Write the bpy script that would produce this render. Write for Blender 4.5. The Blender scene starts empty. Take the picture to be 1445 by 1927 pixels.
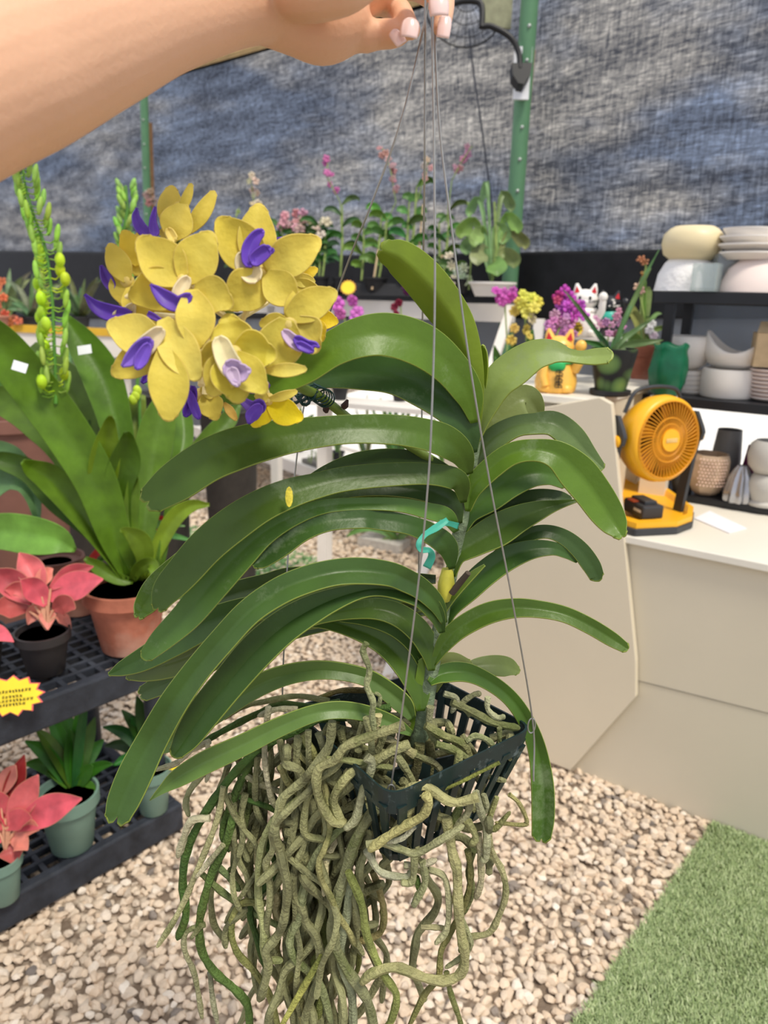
import bpy, math, random
import numpy as np
from mathutils import Vector, noise
random.seed(7); RNG=np.random.default_rng(7)
S=bpy.context.scene; COL=S.collection
# ---------------------------------------------------------------- camera
F=1400.0; PITCH=math.radians(16.5); ROLL=math.radians(1.3); CH=1.45
CP=np.array([0,0,CH]); fw=np.array([0,math.cos(PITCH),-math.sin(PITCH)])
_r0=np.array([1.,0,0]); _u0=np.array([0,math.sin(PITCH),math.cos(PITCH)])
rt=math.cos(ROLL)*_r0+math.sin(ROLL)*_u0; up=-math.sin(ROLL)*_r0+math.cos(ROLL)*_u0
def ray(x,y): return fw+(x-722.5)/F*rt-(y-963.5)/F*up
def P(x,y,d): return CP+ray(x,y)*d
def onz(x,y,z):
    r=ray(x,y); return CP+r*((z-CH)/r[2])
def onpl(x,y,p0,n):
    r=ray(x,y); return CP+r*(np.dot(np.array(p0)-CP,n)/np.dot(r,n))
def proj(p):
    v=np.array(p)-CP; d=v@fw; return 722.5+F*(v@rt)/d, 963.5-F*(v@up)/d, d
cam=bpy.data.cameras.new('camera'); camo=bpy.data.objects.new('camera',cam); COL.objects.link(camo)
from mathutils import Matrix
mx=Matrix(((rt[0],up[0],-fw[0],0),(rt[1],up[1],-fw[1],0),(rt[2],up[2],-fw[2],CH),(0,0,0,1)))
camo.matrix_world=mx
cam.sensor_fit='VERTICAL'; cam.sensor_height=36; cam.sensor_width=27; cam.lens=36*F/1927
cam.clip_start=.02; cam.clip_end=200
cam.dof.use_dof=True; cam.dof.focus_distance=.70; cam.dof.aperture_fstop=7.5
S.camera=camo
# ---------------------------------------------------------------- world, sun, exposure
def lin(c):
    return tuple(((v/255)/12.92 if v/255<=.04045 else ((v/255+.055)/1.055)**2.4) for v in c)
W=bpy.data.worlds.new('sky'); S.world=W; W.use_nodes=True
nt=W.node_tree; nt.nodes.clear()
def N(nt,t,**k):
    n=nt.nodes.new(t)
    for a,b in k.items():
        if a in n.inputs.keys(): n.inputs[a].default_value=b
        else: setattr(n,a,b)
    return n
tc=N(nt,'ShaderNodeTexCoord'); mp=N(nt,'ShaderNodeMapping'); mp.inputs['Scale'].default_value=(2.2,2.2,5)
no=N(nt,'ShaderNodeTexNoise',Scale=2.1,Detail=6.0,Roughness=.55)
cr=N(nt,'ShaderNodeValToRGB'); cr.color_ramp.elements[0].position=.44; cr.color_ramp.elements[0].color=(.42,.52,.74,1)
cr.color_ramp.elements[1].position=.60; cr.color_ramp.elements[1].color=(1.05,.97,.86,1)
bg=N(nt,'ShaderNodeBackground'); bg.inputs['Strength'].default_value=1.2
out=N(nt,'ShaderNodeOutputWorld')
nt.links.new(tc.outputs['Generated'],mp.inputs['Vector']); nt.links.new(mp.outputs[0],no.inputs['Vector'])
nt.links.new(no.outputs[0],cr.inputs[0]); nt.links.new(cr.outputs[0],bg.inputs[0]); nt.links.new(bg.outputs[0],out.inputs[0])
sun=bpy.data.lights.new('sun','SUN'); sun.energy=3.0; sun.angle=math.radians(14); sun.color=(1,.93,.80)
suno=bpy.data.objects.new('sun',sun); COL.objects.link(suno)
suno.rotation_euler=Vector((-.35,.45,-1)).to_track_quat('-Z','Y').to_euler()
S.view_settings.view_transform='Standard'; S.view_settings.look='None'; S.view_settings.exposure=0.0
S.view_settings.gamma=1; S.view_settings.use_curve_mapping=False
S.cycles.use_denoising=True; S.cycles.max_bounces=6; S.cycles.transparent_max_bounces=12
S.cycles.sample_clamp_indirect=6
# ---------------------------------------------------------------- materials
MATS={}
def mat(name,rgb,rough=.6,var=.12,scale=30,spec=.4,metal=0,trans=0,bump=0,bscale=None,alpha=1,emit=None,tcol=None,objcol=False,coat=0):
    if name in MATS: return MATS[name]
    m=bpy.data.materials.new(name); m.use_nodes=True; t=m.node_tree; t.nodes.clear()
    o=N(t,'ShaderNodeOutputMaterial'); b=N(t,'ShaderNodeBsdfPrincipled')
    b.inputs['Roughness'].default_value=rough; b.inputs['Metallic'].default_value=metal
    b.inputs['Specular IOR Level'].default_value=spec; b.inputs['Coat Weight'].default_value=coat
    tc=N(t,'ShaderNodeTexCoord'); no=N(t,'ShaderNodeTexNoise',Scale=float(scale),Detail=4.0)
    t.links.new(tc.outputs['Object'],no.inputs['Vector'])
    mr=N(t,'ShaderNodeMapRange'); mr.inputs['To Min'].default_value=1-var*1.6; mr.inputs['To Max'].default_value=1+var*1.6
    mr.inputs['From Min'].default_value=.25; mr.inputs['From Max'].default_value=.75
    t.links.new(no.outputs[0],mr.inputs[0])
    mul=N(t,'ShaderNodeVectorMath',operation='SCALE')
    if objcol:
        oi=N(t,'ShaderNodeObjectInfo'); t.links.new(oi.outputs['Color'],mul.inputs[0])
    else: mul.inputs[0].default_value=lin(rgb)
    t.links.new(mr.outputs[0],mul.inputs['Scale'])
    last=mul.outputs[0]; m['_c']=0
    t.links.new(last,b.inputs['Base Color'])
    sh=b.outputs[0]
    if trans>0:
        tr=N(t,'ShaderNodeBsdfTranslucent'); mixs=N(t,'ShaderNodeMixShader'); mixs.inputs[0].default_value=trans
        tm=N(t,'ShaderNodeVectorMath',operation='MULTIPLY'); tm.inputs[1].default_value=tcol or (1.2,1.2,.7)
        t.links.new(last,tm.inputs[0]); t.links.new(tm.outputs[0],tr.inputs[0])
        t.links.new(sh,mixs.inputs[1]); t.links.new(tr.outputs[0],mixs.inputs[2]); sh=mixs.outputs[0]
    if bump>0:
        bn=N(t,'ShaderNodeTexNoise',Scale=float(bscale or scale*4),Detail=5.0); bu=N(t,'ShaderNodeBump'); bu.inputs['Strength'].default_value=bump; bu.inputs['Distance'].default_value=.01
        t.links.new(tc.outputs['Object'],bn.inputs['Vector']); t.links.new(bn.outputs[0],bu.inputs['Height']); t.links.new(bu.outputs[0],b.inputs['Normal'])
    if alpha<1:
        tp=N(t,'ShaderNodeBsdfTransparent'); ms=N(t,'ShaderNodeMixShader'); ms.inputs[0].default_value=alpha
        t.links.new(tp.outputs[0],ms.inputs[1]); t.links.new(sh,ms.inputs[2]); sh=ms.outputs[0]
    t.links.new(sh,o.inputs[0]); MATS[name]=m; return m
def tweak(m,fn): fn(m.node_tree,[n for n in m.node_tree.nodes if n.type=='BSDF_PRINCIPLED'][0]); return m
# ---------------------------------------------------------------- mesh kit
class MB:
    def __init__(s): s.v=[]; s.f=[]; s.mi=[]; s.e=None
    def add(s,v,f,mi=0):
        o=len(s.v); s.v+= [tuple(p) for p in v]; s.f+=[tuple(i+o for i in q) for q in f]; s.mi+=[mi]*len(f); return s
    def box(s,c,h,R=None,mi=0):
        v=[]
        for z in(-1,1):
            for x,y in((-1,-1),(1,-1),(1,1),(-1,1)):
                p=np.array([x*h[0],y*h[1],z*h[2]])
                if R is not None: p=R@p
                v.append(np.array(c)+p)
        return s.add(v,[(3,2,1,0),(4,5,6,7),(0,1,5,4),(1,2,6,5),(2,3,7,6),(3,0,4,7)],mi)
    def prism(s,pts,n,mi=0):       # polygon pts extruded by vector n
        k=len(pts); a=[np.array(p) for p in pts]; b=[p+np.array(n) for p in a]
        return s.add(a+b,[tuple(range(k))[::-1],tuple(range(k,2*k))]+[(i,(i+1)%k,(i+1)%k+k,i+k) for i in range(k)],mi)
    def tube(s,pts,rad,seg=8,mi=0,caps=True):
        pts=[np.array(p,float) for p in pts]; n=len(pts)
        if not hasattr(rad,'__len__'): rad=[rad]*n
        v=[]; prev=None
        for i in range(n):
            t=pts[min(i+1,n-1)]-pts[max(i-1,0)]; t=t/(np.linalg.norm(t)+1e-12)
            if prev is None:
                a=np.array([0,0,1.]) if abs(t[2])<.9 else np.array([1.,0,0]); u=np.cross(t,a)
            else: u=prev-t*np.dot(prev,t)
            u=u/(np.linalg.norm(u)+1e-12); prev=u; w=np.cross(t,u)
            for k in range(seg):
                a=2*math.pi*k/seg; v.append(pts[i]+rad[i]*(math.cos(a)*u+math.sin(a)*w))
        f=[(i*seg+k,i*seg+(k+1)%seg,(i+1)*seg+(k+1)%seg,(i+1)*seg+k) for i in range(n-1) for k in range(seg)]
        if caps: f+=[tuple(range(seg))[::-1],tuple(range((n-1)*seg,n*seg))]
        return s.add(v,f,mi)
    def lathe(s,prof,seg=32,c=(0,0,0),R=None,mi=0,sx=1,sy=1):   # prof: (r,z)
        v=[];f=[]
        for r,z in prof:
            for k in range(seg):
                a=2*math.pi*k/seg; p=np.array([r*math.cos(a)*sx,r*math.sin(a)*sy,z])
                if R is not None: p=R@p
                v.append(np.array(c)+p)
        n=len(prof)
        f=[(i*seg+k,i*seg+(k+1)%seg,(i+1)*seg+(k+1)%seg,(i+1)*seg+k) for i in range(n-1) for k in range(seg)]
        if prof[0][0]>1e-6: f.append(tuple(range(seg))[::-1])
        if prof[-1][0]>1e-6: f.append(tuple(range((n-1)*seg,n*seg)))
        return s.add(v,f,mi)
    def ball(s,c,r,seg=14,ring=8,R=None,mi=0):
        if not hasattr(r,'__len__'): r=(r,r,r)
        v=[];f=[]
        for i in range(ring+1):
            th=math.pi*i/ring
            for k in range(seg):
                a=2*math.pi*k/seg; p=np.array([r[0]*math.sin(th)*math.cos(a),r[1]*math.sin(th)*math.sin(a),-r[2]*math.cos(th)])
                if R is not None: p=R@p
                v.append(np.array(c)+p)
        f=[(i*seg+k,i*seg+(k+1)%seg,(i+1)*seg+(k+1)%seg,(i+1)*seg+k) for i in range(ring) for k in range(seg)]
        return s.add(v,f,mi)
    def xf(s,R,t,sc=1.0):
        s.v=[tuple(np.array(t)+sc*(R@np.array(p))) for p in s.v]; return s
    def build(s,name,m,parent=None,loc=None,smooth=True,color=None,label=None,solid=0,bevel=0,sub=0):
        if loc is None: loc=np.array(WL.get(parent.name)) if parent is not None else np.mean(np.array(s.v),axis=0)*np.array([1,1,0])+np.array([0,0,min(p[2] for p in s.v)])
        loc=np.array(loc,float)
        me=bpy.data.meshes.new(name); me.from_pydata([tuple(np.array(p)-loc) for p in s.v],[],s.f)
        if s.e is not None:
            at=me.attributes.new('edge','FLOAT','POINT'); at.data.foreach_set('value',s.e)
        ms=m if isinstance(m,(list,tuple)) else [m]
        for q in ms: me.materials.append(q)
        if len(ms)>1: me.polygons.foreach_set('material_index',s.mi)
        me.polygons.foreach_set('use_smooth',[smooth]*len(me.polygons)); 
        me.update(); me.validate()
        if smooth:
            try: me.set_sharp_from_angle(angle=math.radians(50))
            except Exception: pass
        o=bpy.data.objects.new(name,me); COL.objects.link(o)
        if parent is not None:
            o.parent=parent; o.location=loc-np.array(WL[parent.name]); 
        else: o.location=loc
        WL[o.name]=loc
        if color is not None: o.color=tuple(lin(color))+(1,)
        if label: o['label']=label
        if solid: md=o.modifiers.new('solid','SOLIDIFY'); md.thickness=solid; md.offset=0
        if bevel: md=o.modifiers.new('bevel','BEVEL'); md.width=bevel; md.segments=2; md.limit_method='ANGLE'
        if sub: md=o.modifiers.new('sub','SUBSURF'); md.levels=sub; md.render_levels=sub
        return o
WL={}
def thing(name,label,cat,loc,group=None):
    o=bpy.data.objects.new(name,None); COL.objects.link(o); o.location=loc; o.empty_display_size=.05
    WL[o.name]=np.array(loc,float); o['label']=label; o['category']=cat
    if group: o['group']=group
    return o
def tag(o,label=None,cat=None,group=None,kind=None):
    if label: o['label']=label
    if cat: o['category']=cat
    if group: o['group']=group
    if kind: o['kind']=kind
    return o
def struct(o,label): o['kind']='structure'; o['label']=label; return o
def rotz(a): c,s=math.cos(a),math.sin(a); return np.array([[c,-s,0],[s,c,0],[0,0,1.]])
def rotx(a): c,s=math.cos(a),math.sin(a); return np.array([[1.,0,0],[0,c,-s],[0,s,c]])
def roty(a): c,s=math.cos(a),math.sin(a); return np.array([[c,0,s],[0,1.,0],[-s,0,c]])
def frame_to(n,upv=(0,0,1)):    # matrix whose local z goes to n
    n=np.array(n,float); n/=np.linalg.norm(n); u=np.array(upv,float)
    x=np.cross(u,n); x/=np.linalg.norm(x)+1e-9; y=np.cross(n,x); return np.stack([x,y,n],1)
def catm(pts,per=8):
    p=[np.array(q,float) for q in pts]; p=[2*p[0]-p[1]]+p+[2*p[-1]-p[-2]]; out=[]
    for i in range(1,len(p)-2):
        for k in range(per):
            t=k/per; a,b,c,d=p[i-1],p[i],p[i+1],p[i+2]
            out.append(.5*((2*b)+(-a+c)*t+(2*a-5*b+4*c-d)*t*t+(-a+3*b-3*c+d)*t**3))
    out.append(p[-2]); return out
VS=(-1,-.965,-.6,-.2,0,.2,.6,.965,1)
def ribbon(pts,fold=.35,tilt=0,cup=0,notch=0,per=7,tipround=True,mb=None,wave=0):
    """strap leaf through (x,y,halfwidth_px,depth) photo points; folded along its midrib"""
    q=catm(pts,per); n=len(q); Wp=[]
    c3=[P(a[0],a[1],a[3]) for a in q]; hw=[max(a[2],.3)*a[3]/F for a in q]
    rows=[]; e=[]
    for i in range(n):
        t=c3[min(i+1,n-1)]-c3[max(i-1,0)]; t=t/(np.linalg.norm(t)+1e-9)
        vd=c3[i]-CP; vd/=np.linalg.norm(vd)
        s=np.cross(vd,t); s/=np.linalg.norm(s)+1e-9
        rows.append((c3[i],t,vd,s,hw[i]))
    def pt(r,v,along=0.0,ws=1.0):
        c,t,vd,s,w=r; w=w*ws
        return c+s*v*w+vd*(tilt*v*w+fold*(1-abs(v))*w+cup*(1-v*v)*w)+t*along
    V=[]
    for i,r in enumerate(rows):
        for v in VS:
            V.append(pt(r,v,0)+r[2]*wave*r[4]*math.sin(i*.5+v)); e.append(1.0 if abs(v)>.98 else 0.0)
    if tipround:
        r=rows[-1]
        for k,(a,ws) in enumerate(((.35,1.0),(.7,.93),(1.0,.82))):
            for v in VS:
                g=.95*math.sqrt(max(0,1-.92*v*v))-notch*math.exp(-(v/.2)**2)
                V.append(pt(r,v,g*r[4]*a,ws)); e.append(1.0 if (abs(v)>.98 or k==2) else 0.0)
        n+=3
    m=len(VS); fs=[(i*m+k,i*m+k+1,(i+1)*m+k+1,(i+1)*m+k) for i in range(n-1) for k in range(m-1)]
    if mb is None: mb=MB()
    if mb.e is None: mb.e=[]
    mb.add(V,fs); mb.e+=e; return mb
# ================================================================= THE SETTING
# counter front line and wall line in plan
cA=onz(1035,1435,0); cB=onz(1443,1594,0); cd=(cB-cA)/np.linalg.norm(cB-cA); cin=np.array([-cd[1],cd[0],0])   # cin points away from the camera
wA=P(985,500,3.8); wB=P(275,450,7.5); wA[2]=0; wB[2]=0
wd=(wA-wB)/np.linalg.norm(wA-wB); wn=np.array([wd[1],-wd[0],0])         # wn faces the camera
# ---- floor
def floor_mat():
    m=mat('gravel bed',(176,158,138),.9,.3,60,bump=.9,bscale=55); t=m.node_tree
    vo=N(t,'ShaderNodeTexVoronoi',Scale=38.0); tc=[n for n in t.nodes if n.type=='TEX_COORD'][0]; t.links.new(tc.outputs['Object'],vo.inputs['Vector'])
    rp=N(t,'ShaderNodeValToRGB'); rp.color_ramp.elements[0].color=lin((200,184,164))+(1,); rp.color_ramp.elements[1].color=lin((120,104,88))+(1,); rp.color_ramp.elements[1].position=.62
    rp.color_ramp.elements[0].position=.25
    t.links.new(vo.outputs['Distance'],rp.inputs[0])
    b=[n for n in t.nodes if n.type=='BSDF_PRINCIPLED'][0]; t.links.new(rp.outputs[0],b.inputs['Base Color']); return m
fl=MB().box((0,5,-.03),(9,9,.03)).build('floor',floor_mat(),loc=(0,5,0)); struct(fl,'pale gravel ground of the nursery')
# ---- gravel stones (uncountable): one object
def ico():
    import bmesh
    bm=bmesh.new(); bmesh.ops.create_icosphere(bm,subdivisions=1 if False else 2,radius=1); v=np.array([p.co[:] for p in bm.verts]); f=np.array([[q.index for q in a.verts] for a in bm.faces]); bm.free(); return v,f
iv,ifc=ico()
variants=[]
for k in range(14):
    d=RNG.normal(size=(9,3)); d/=np.linalg.norm(d,axis=1)[:,None]; h=RNG.uniform(.50,.85,9)
    v=iv.copy()
    for a,b in zip(d,h):
        s=v@a; over=np.maximum(s-b,0); v-=over[:,None]*a
    v*=1+.03*RNG.normal(size=(len(v),1)); variants.append(v)
cuts=[]
tfA=onz(1338,1562,0); tfB=onz(1083,1935,0); td=(tfB-tfA)/np.linalg.norm(tfB-tfA)
def in_turf(p):      # right of the turf edge
    return td[0]*(p[1]-tfA[1])-td[1]*(p[0]-tfA[0])
def stones(step,r,y0,y1,lift):
    pos=[]
    ys=np.arange(y0,y1,step)
    for y in ys:
        w=y*.60+.35; xs=np.arange(-w,w,step)
        for x in xs:
            p=np.array([x+random.uniform(-.5,.5)*step,y+random.uniform(-.5,.5)*step,0])
            if in_turf(p)>0.0 and p[0]>tfB[0]-1 and np.dot(p-cA,cin)<0 : 
                if in_turf(p)>.012: continue
            if np.dot(p-cA,cin)>.03 and np.dot(p-cA,cd)>-.35: continue
            if np.dot(p-wA,wn)<.05: continue
            px,py,dd=proj(p)
            if dd<.5 or px<-60 or px>1500 or py>2000: continue
            pos.append(p)
    return pos
def gravel():
    Vs=[];Fs=[];off=0
    for (step,r,y0,y1,lift) in ((.0205,.0125,1.0,3.3,.004),(.034,.019,3.4,8.5,.006)):
        for p in stones(step,r,y0,y1,lift):
            v=variants[random.randrange(14)]; s=r*random.choice((.7,.85,1,1,1.15,1.3))
            a=random.uniform(0,6.28); R=rotz(a)@rotx(random.uniform(-.5,.5))
            q=(v*np.array([1.15,.9,.72])*s)@R.T; q=q+p+np.array([0,0,lift+random.uniform(-.004,.007)])
            Vs.append(q); Fs.append(ifc+off); off+=len(v)
    V=np.concatenate(Vs); Fc=np.concatenate(Fs)
    me=bpy.data.meshes.new('gravel'); me.vertices.add(len(V)); me.vertices.foreach_set('co',V.ravel())
    me.loops.add(Fc.size); me.loops.foreach_set('vertex_index',Fc.ravel().astype(np.int32))
    me.polygons.add(len(Fc)); me.polygons.foreach_set('loop_start',np.arange(0,Fc.size,3,dtype=np.int32)); me.polygons.foreach_set('loop_total',np.full(len(Fc),3,dtype=np.int32))
    me.polygons.foreach_set('use_smooth',np.zeros(len(Fc),bool)); me.update()
    m=bpy.data.materials.new('limestone gravel'); m.use_nodes=True; t=m.node_tree; b=t.nodes['Principled BSDF']; b.inputs['Roughness'].default_value=.85; b.inputs['Specular IOR Level'].default_value=.2
    g=N(t,'ShaderNodeNewGeometry'); rp=N(t,'ShaderNodeValToRGB'); el=rp.color_ramp.elements
    el[0].position=0; el[0].color=lin((120,112,106))+(1,); el[1].position=1; el[1].color=lin((228,216,200))+(1,)
    for pos,c in ((.03,(150,138,126)),(.06,(205,188,168)),(.4,(220,200,176)),(.75,(206,184,160))):
        x=el.new(pos); x.color=lin(c)+(1,)
    t.links.new(g.outputs['Random Per Island'],rp.inputs[0])
    tc=N(t,'ShaderNodeTexCoord'); no=N(t,'ShaderNodeTexNoise',Scale=90.0,Detail=3.0); t.links.new(tc.outputs['Object'],no.inputs['Vector'])
    mr=N(t,'ShaderNodeMapRange'); mr.inputs['To Min'].default_value=.78; mr.inputs['To Max'].default_value=1.15; t.links.new(no.outputs[0],mr.inputs[0])
    mu=N(t,'ShaderNodeVectorMath',operation='SCALE'); t.links.new(rp.outputs[0],mu.inputs[0]); t.links.new(mr.outputs[0],mu.inputs['Scale']); t.links.new(mu.outputs[0],b.inputs['Base Color'])
    me.materials.append(m); o=bpy.data.objects.new('gravel',me); COL.objects.link(o)
    tag(o,'pale beige limestone gravel covering the ground',cat='gravel',kind='stuff')
gravel()
# ---- artificial turf
def grass(name,poly_test,bx,by,n,h,label,base_pts,cols,w=.0016):
    base=MB().prism([np.array([p[0],p[1],.002]) for p in base_pts],(0,0,.006)); 
    Vs=[];Fs=[];Cc=[];off=0;cnt=0
    while cnt<n:
        x=random.uniform(*bx); y=random.uniform(*by)
        if not poly_test((x,y)): continue
        cnt+=1; a=random.uniform(0,6.28); l=h*random.uniform(.6,1.2); le=random.uniform(.2,.9)*l; c=math.cos(a);s=math.sin(a)
        # clumps lean alike
        b=2.2*noise.noise(Vector((x*7,y*7,0))); c2=math.cos(b+a*.8); s2=math.sin(b+a*.8)
        for k,(t,ww) in enumerate(((0,1),(.5,.9),(1,.15))):
            cx=x+c2*le*t*t; cy=y+s2*le*t*t; cz=.006+l*(t-.35*t*t*le/l)
            Vs+= [(cx-s2*w*ww,cy+c2*w*ww,cz),(cx+s2*w*ww,cy-c2*w*ww,cz)]
        Fs+=[(off,off+1,off+3,off+2),(off+2,off+3,off+5,off+4)]; off+=6
    base.add(Vs,Fs,1)
    m=bpy.data.materials.new(name+' blades'); m.use_nodes=True; t=m.node_tree; b=t.nodes['Principled BSDF']; b.inputs['Roughness'].default_value=.45
    g=N(t,'ShaderNodeNewGeometry'); rp=N(t,'ShaderNodeValToRGB'); el=rp.color_ramp.elements; el[0].color=lin(cols[0])+(1,); el[1].color=lin(cols[2])+(1,); x=el.new(.55); x.color=lin(cols[1])+(1,)
    t.links.new(g.outputs['Random Per Island'],rp.inputs[0]); t.links.new(rp.outputs[0],b.inputs['Base Color'])
    o=base.build(name,[mat('turf backing',(60,84,45),.9),m],smooth=False); tag(o,label,'artificial grass',kind='stuff'); return o
eA=tfA+cin*-.0; far=cB+cd*.5
tp=[tfA,tfB,tfB+np.array([1.2,-.25,0]),far]
def tt(p):
    q=np.array([p[0],p[1],0]); return in_turf(q)>0 and np.dot(q-cA,cin)<-.005 and abs(p[0])<p[1]*.6+.15
grass('artificial_turf',tt,(min(tfA[0],tfB[0])-.02,1.15),(1.0,tfA[1]+.02),52000,.022,'green artificial grass strip along the foot of the cream counter',tp,((118,138,88),(156,176,118),(196,208,158)))
g1=[onz(*q,0) for q in ((330,985),(470,1020),(610,1055),(610,1125),(480,1135),(330,1130),(250,1060))]
def poly_in(p,poly):
    c=False;j=len(poly)-1
    for i in range(len(poly)):
        if (poly[i][1]>p[1])!=(poly[j][1]>p[1]) and p[0]<(poly[j][0]-poly[i][0])*(p[1]-poly[i][1])/(poly[j][1]-poly[i][1])+poly[i][0]: c=not c
        j=i
    return c
xs=[p[0] for p in g1]; ys=[p[1] for p in g1]
grass('artificial_turf',lambda p:poly_in(p,g1),(min(xs),max(xs)),(min(ys),max(ys)),16000,.02,'green artificial grass mat lying on gravel behind the hanging orchid',g1,((90,140,80),(120,172,106),(150,200,130)),w=.003)
# ---- shade cloth wall
def cloth_mat():
    m=bpy.data.materials.new('woven shade cloth'); m.use_nodes=True; t=m.node_tree; t.nodes.clear()
    o=N(t,'ShaderNodeOutputMaterial'); tc=N(t,'ShaderNodeTexCoord')
    d=N(t,'ShaderNodeBsdfDiffuse'); tr=N(t,'ShaderNodeBsdfTransparent'); tl=N(t,'ShaderNodeBsdfTranslucent')
    tl.inputs[0].default_value=(.20,.21,.23,1)
    uv=N(t,'ShaderNodeMapping'); uv.inputs['Scale'].default_value=(.55,1,6); t.links.new(tc.outputs['Object'],uv.inputs['Vector'])
    n1=N(t,'ShaderNodeTexNoise',Scale=1.6,Detail=7.0,Roughness=.62); t.links.new(uv.outputs[0],n1.inputs['Vector'])
    uv2=N(t,'ShaderNodeMapping'); uv2.inputs['Scale'].default_value=(12,12,85); t.links.new(tc.outputs['Object'],uv2.inputs['Vector'])
    n2=N(t,'ShaderNodeTexNoise',Scale=1.5,Detail=3.0,Roughness=.7); t.links.new(uv2.outputs[0],n2.inputs['Vector'])
    uv3=N(t,'ShaderNodeMapping'); uv3.inputs['Scale'].default_value=(60,60,9); t.links.new(tc.outputs['Object'],uv3.inputs['Vector'])
    n3=N(t,'ShaderNodeTexNoise',Scale=1.5,Detail=2.0); t.links.new(uv3.outputs[0],n3.inputs['Vector'])
    n4=N(t,'ShaderNodeTexNoise',Scale=.9,Detail=3.0); t.links.new(tc.outputs['Object'],n4.inputs['Vector'])
    wv=N(t,'ShaderNodeTexWave',Scale=9.0,Distortion=14.0,Detail=1.0); wv.bands_direction='Z'; wv.inputs['Detail Scale'].default_value=.25; t.links.new(tc.outputs['Object'],wv.inputs['Vector'])
    def ma(op,a,b,c=None):
        x=N(t,'ShaderNodeMath',operation=op)
        for i,q in enumerate((a,b,c)):
            if q is None: continue
            if isinstance(q,(int,float)): x.inputs[i].default_value=q
            else: t.links.new(q,x.inputs[i])
        return x.outputs[0]
    s=ma('MULTIPLY_ADD',n1.outputs[0],1.3,-.55); s=ma('MULTIPLY_ADD',n4.outputs[0],.45,s)
    s=ma('MULTIPLY_ADD',n2.outputs[0],1.5,s); s=ma('MULTIPLY_ADD',n3.outputs[0],.9,s); s=ma('MULTIPLY_ADD',wv.outputs[1],.10,s); s=ma('ADD',s,-1.25)
    s=ma('MULTIPLY_ADD',s,.66,.17)
    s=ma('MINIMUM',s,.7); s=ma('MAXIMUM',s,.08)
    d.inputs[0].default_value=lin((74,80,94))+(1,)
    a=N(t,'ShaderNodeMixShader'); a.inputs[0].default_value=.3; t.links.new(d.outputs[0],a.inputs[1]); t.links.new(tl.outputs[0],a.inputs[2])
    b=N(t,'ShaderNodeMixShader'); t.links.new(s,b.inputs[0]); t.links.new(a.outputs[0],b.inputs[1]); t.links.new(tr.outputs[0],b.inputs[2]); t.links.new(b.outputs[0],o.inputs[0])
    return m
def wallgrid(name,px0,px1,bot,top,mt,label,off=0,amp=.02,nx=60,ny=20,tag_=True):
    V=[];Fc=[]
    for j in range(ny+1):
        for i in range(nx+1):
            x=px0+(px1-px0)*i/nx; yb=bot(x); yt=top(x); y=yb+(yt-yb)*j/ny
            p=onpl(x,y,wA-wn*off,wn); s=np.dot(p-wA,wd)
            p=p+wn*amp*(noise.noise(Vector((s*1.1,p[2]*2.2,1)))+.4*math.sin(s*2.2+p[2]*3))
            V.append(p)
    Fc=[(j*(nx+1)+i,j*(nx+1)+i+1,(j+1)*(nx+1)+i+1,(j+1)*(nx+1)+i) for j in range(ny) for i in range(nx)]
    o=MB().add(V,Fc).build(name,mt,solid=.002); struct(o,label); return o
beam=lambda x:155-(x-290)*.275
wallgrid('wall_back',-60,1520,lambda x:488-(x-700)*.02 if x>700 else 488+(x-700)*.012,lambda x:max(beam(x),-140) if x<860 else beam(860)-(x-860)*.2-40,cloth_mat(),'dark woven shade cloth wall with daylight glowing through')
blackm=mat('black ground cover',(30,31,34),.85,.2,14)
wallgrid('wall_back',-60,1520,lambda x:600,lambda x:480-(x-700)*.02 if x>700 else 480+(x-700)*.012,blackm,'black plastic skirt band under the shade cloth',off=-.03,amp=.005)
greym=mat('grey plastic sheeting',(150,154,160),.55,.16,3,spec=.5,trans=.45,tcol=(1,1,1.02))
wallgrid('wall_back',1130,1520,lambda x:752+(x-1130)*.05,lambda x:592,greym,'grey translucent plastic sheeting behind the display shelf, open below',off=.0,amp=.01,nx=30)
wallgrid('wall_back',430,1130,lambda x:708+(x-430)*.06,lambda x:592,greym,'grey translucent plastic sheeting behind the cane orchid bench, open below',off=.0,amp=.01,nx=40)
wallgrid('wall_back',-60,430,lambda x:max(proj(onpl(x,700,wA,wn)*np.array([1,1,0]))[1],600),lambda x:592,greym,'grey translucent plastic sheeting below the black band',off=.0,amp=.01)
def wtop(x0,x1,w,name,mt,label,up_=0):
    a=onpl(x0,beam(x0)-up_,wA+wn*.01,wn); b=onpl(x1,beam(x1)-up_,wA+wn*.01,wn)
    return MB().prism([a,b,b+np.array([0,0,w]),a+np.array([0,0,w])],wn*.05).build(name,mt,label and None)
wood=mat('raw pine',(205,170,112),.7,.15,8)
o=wtop(-60,870,.30,'trim_1',wood,None); struct(o,'pale wooden beam along the top of the shade cloth')
o=wtop(-60,870,.03,'trim_2',blackm,None); struct(o,'thin black edge strip under the wooden beam')
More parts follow.
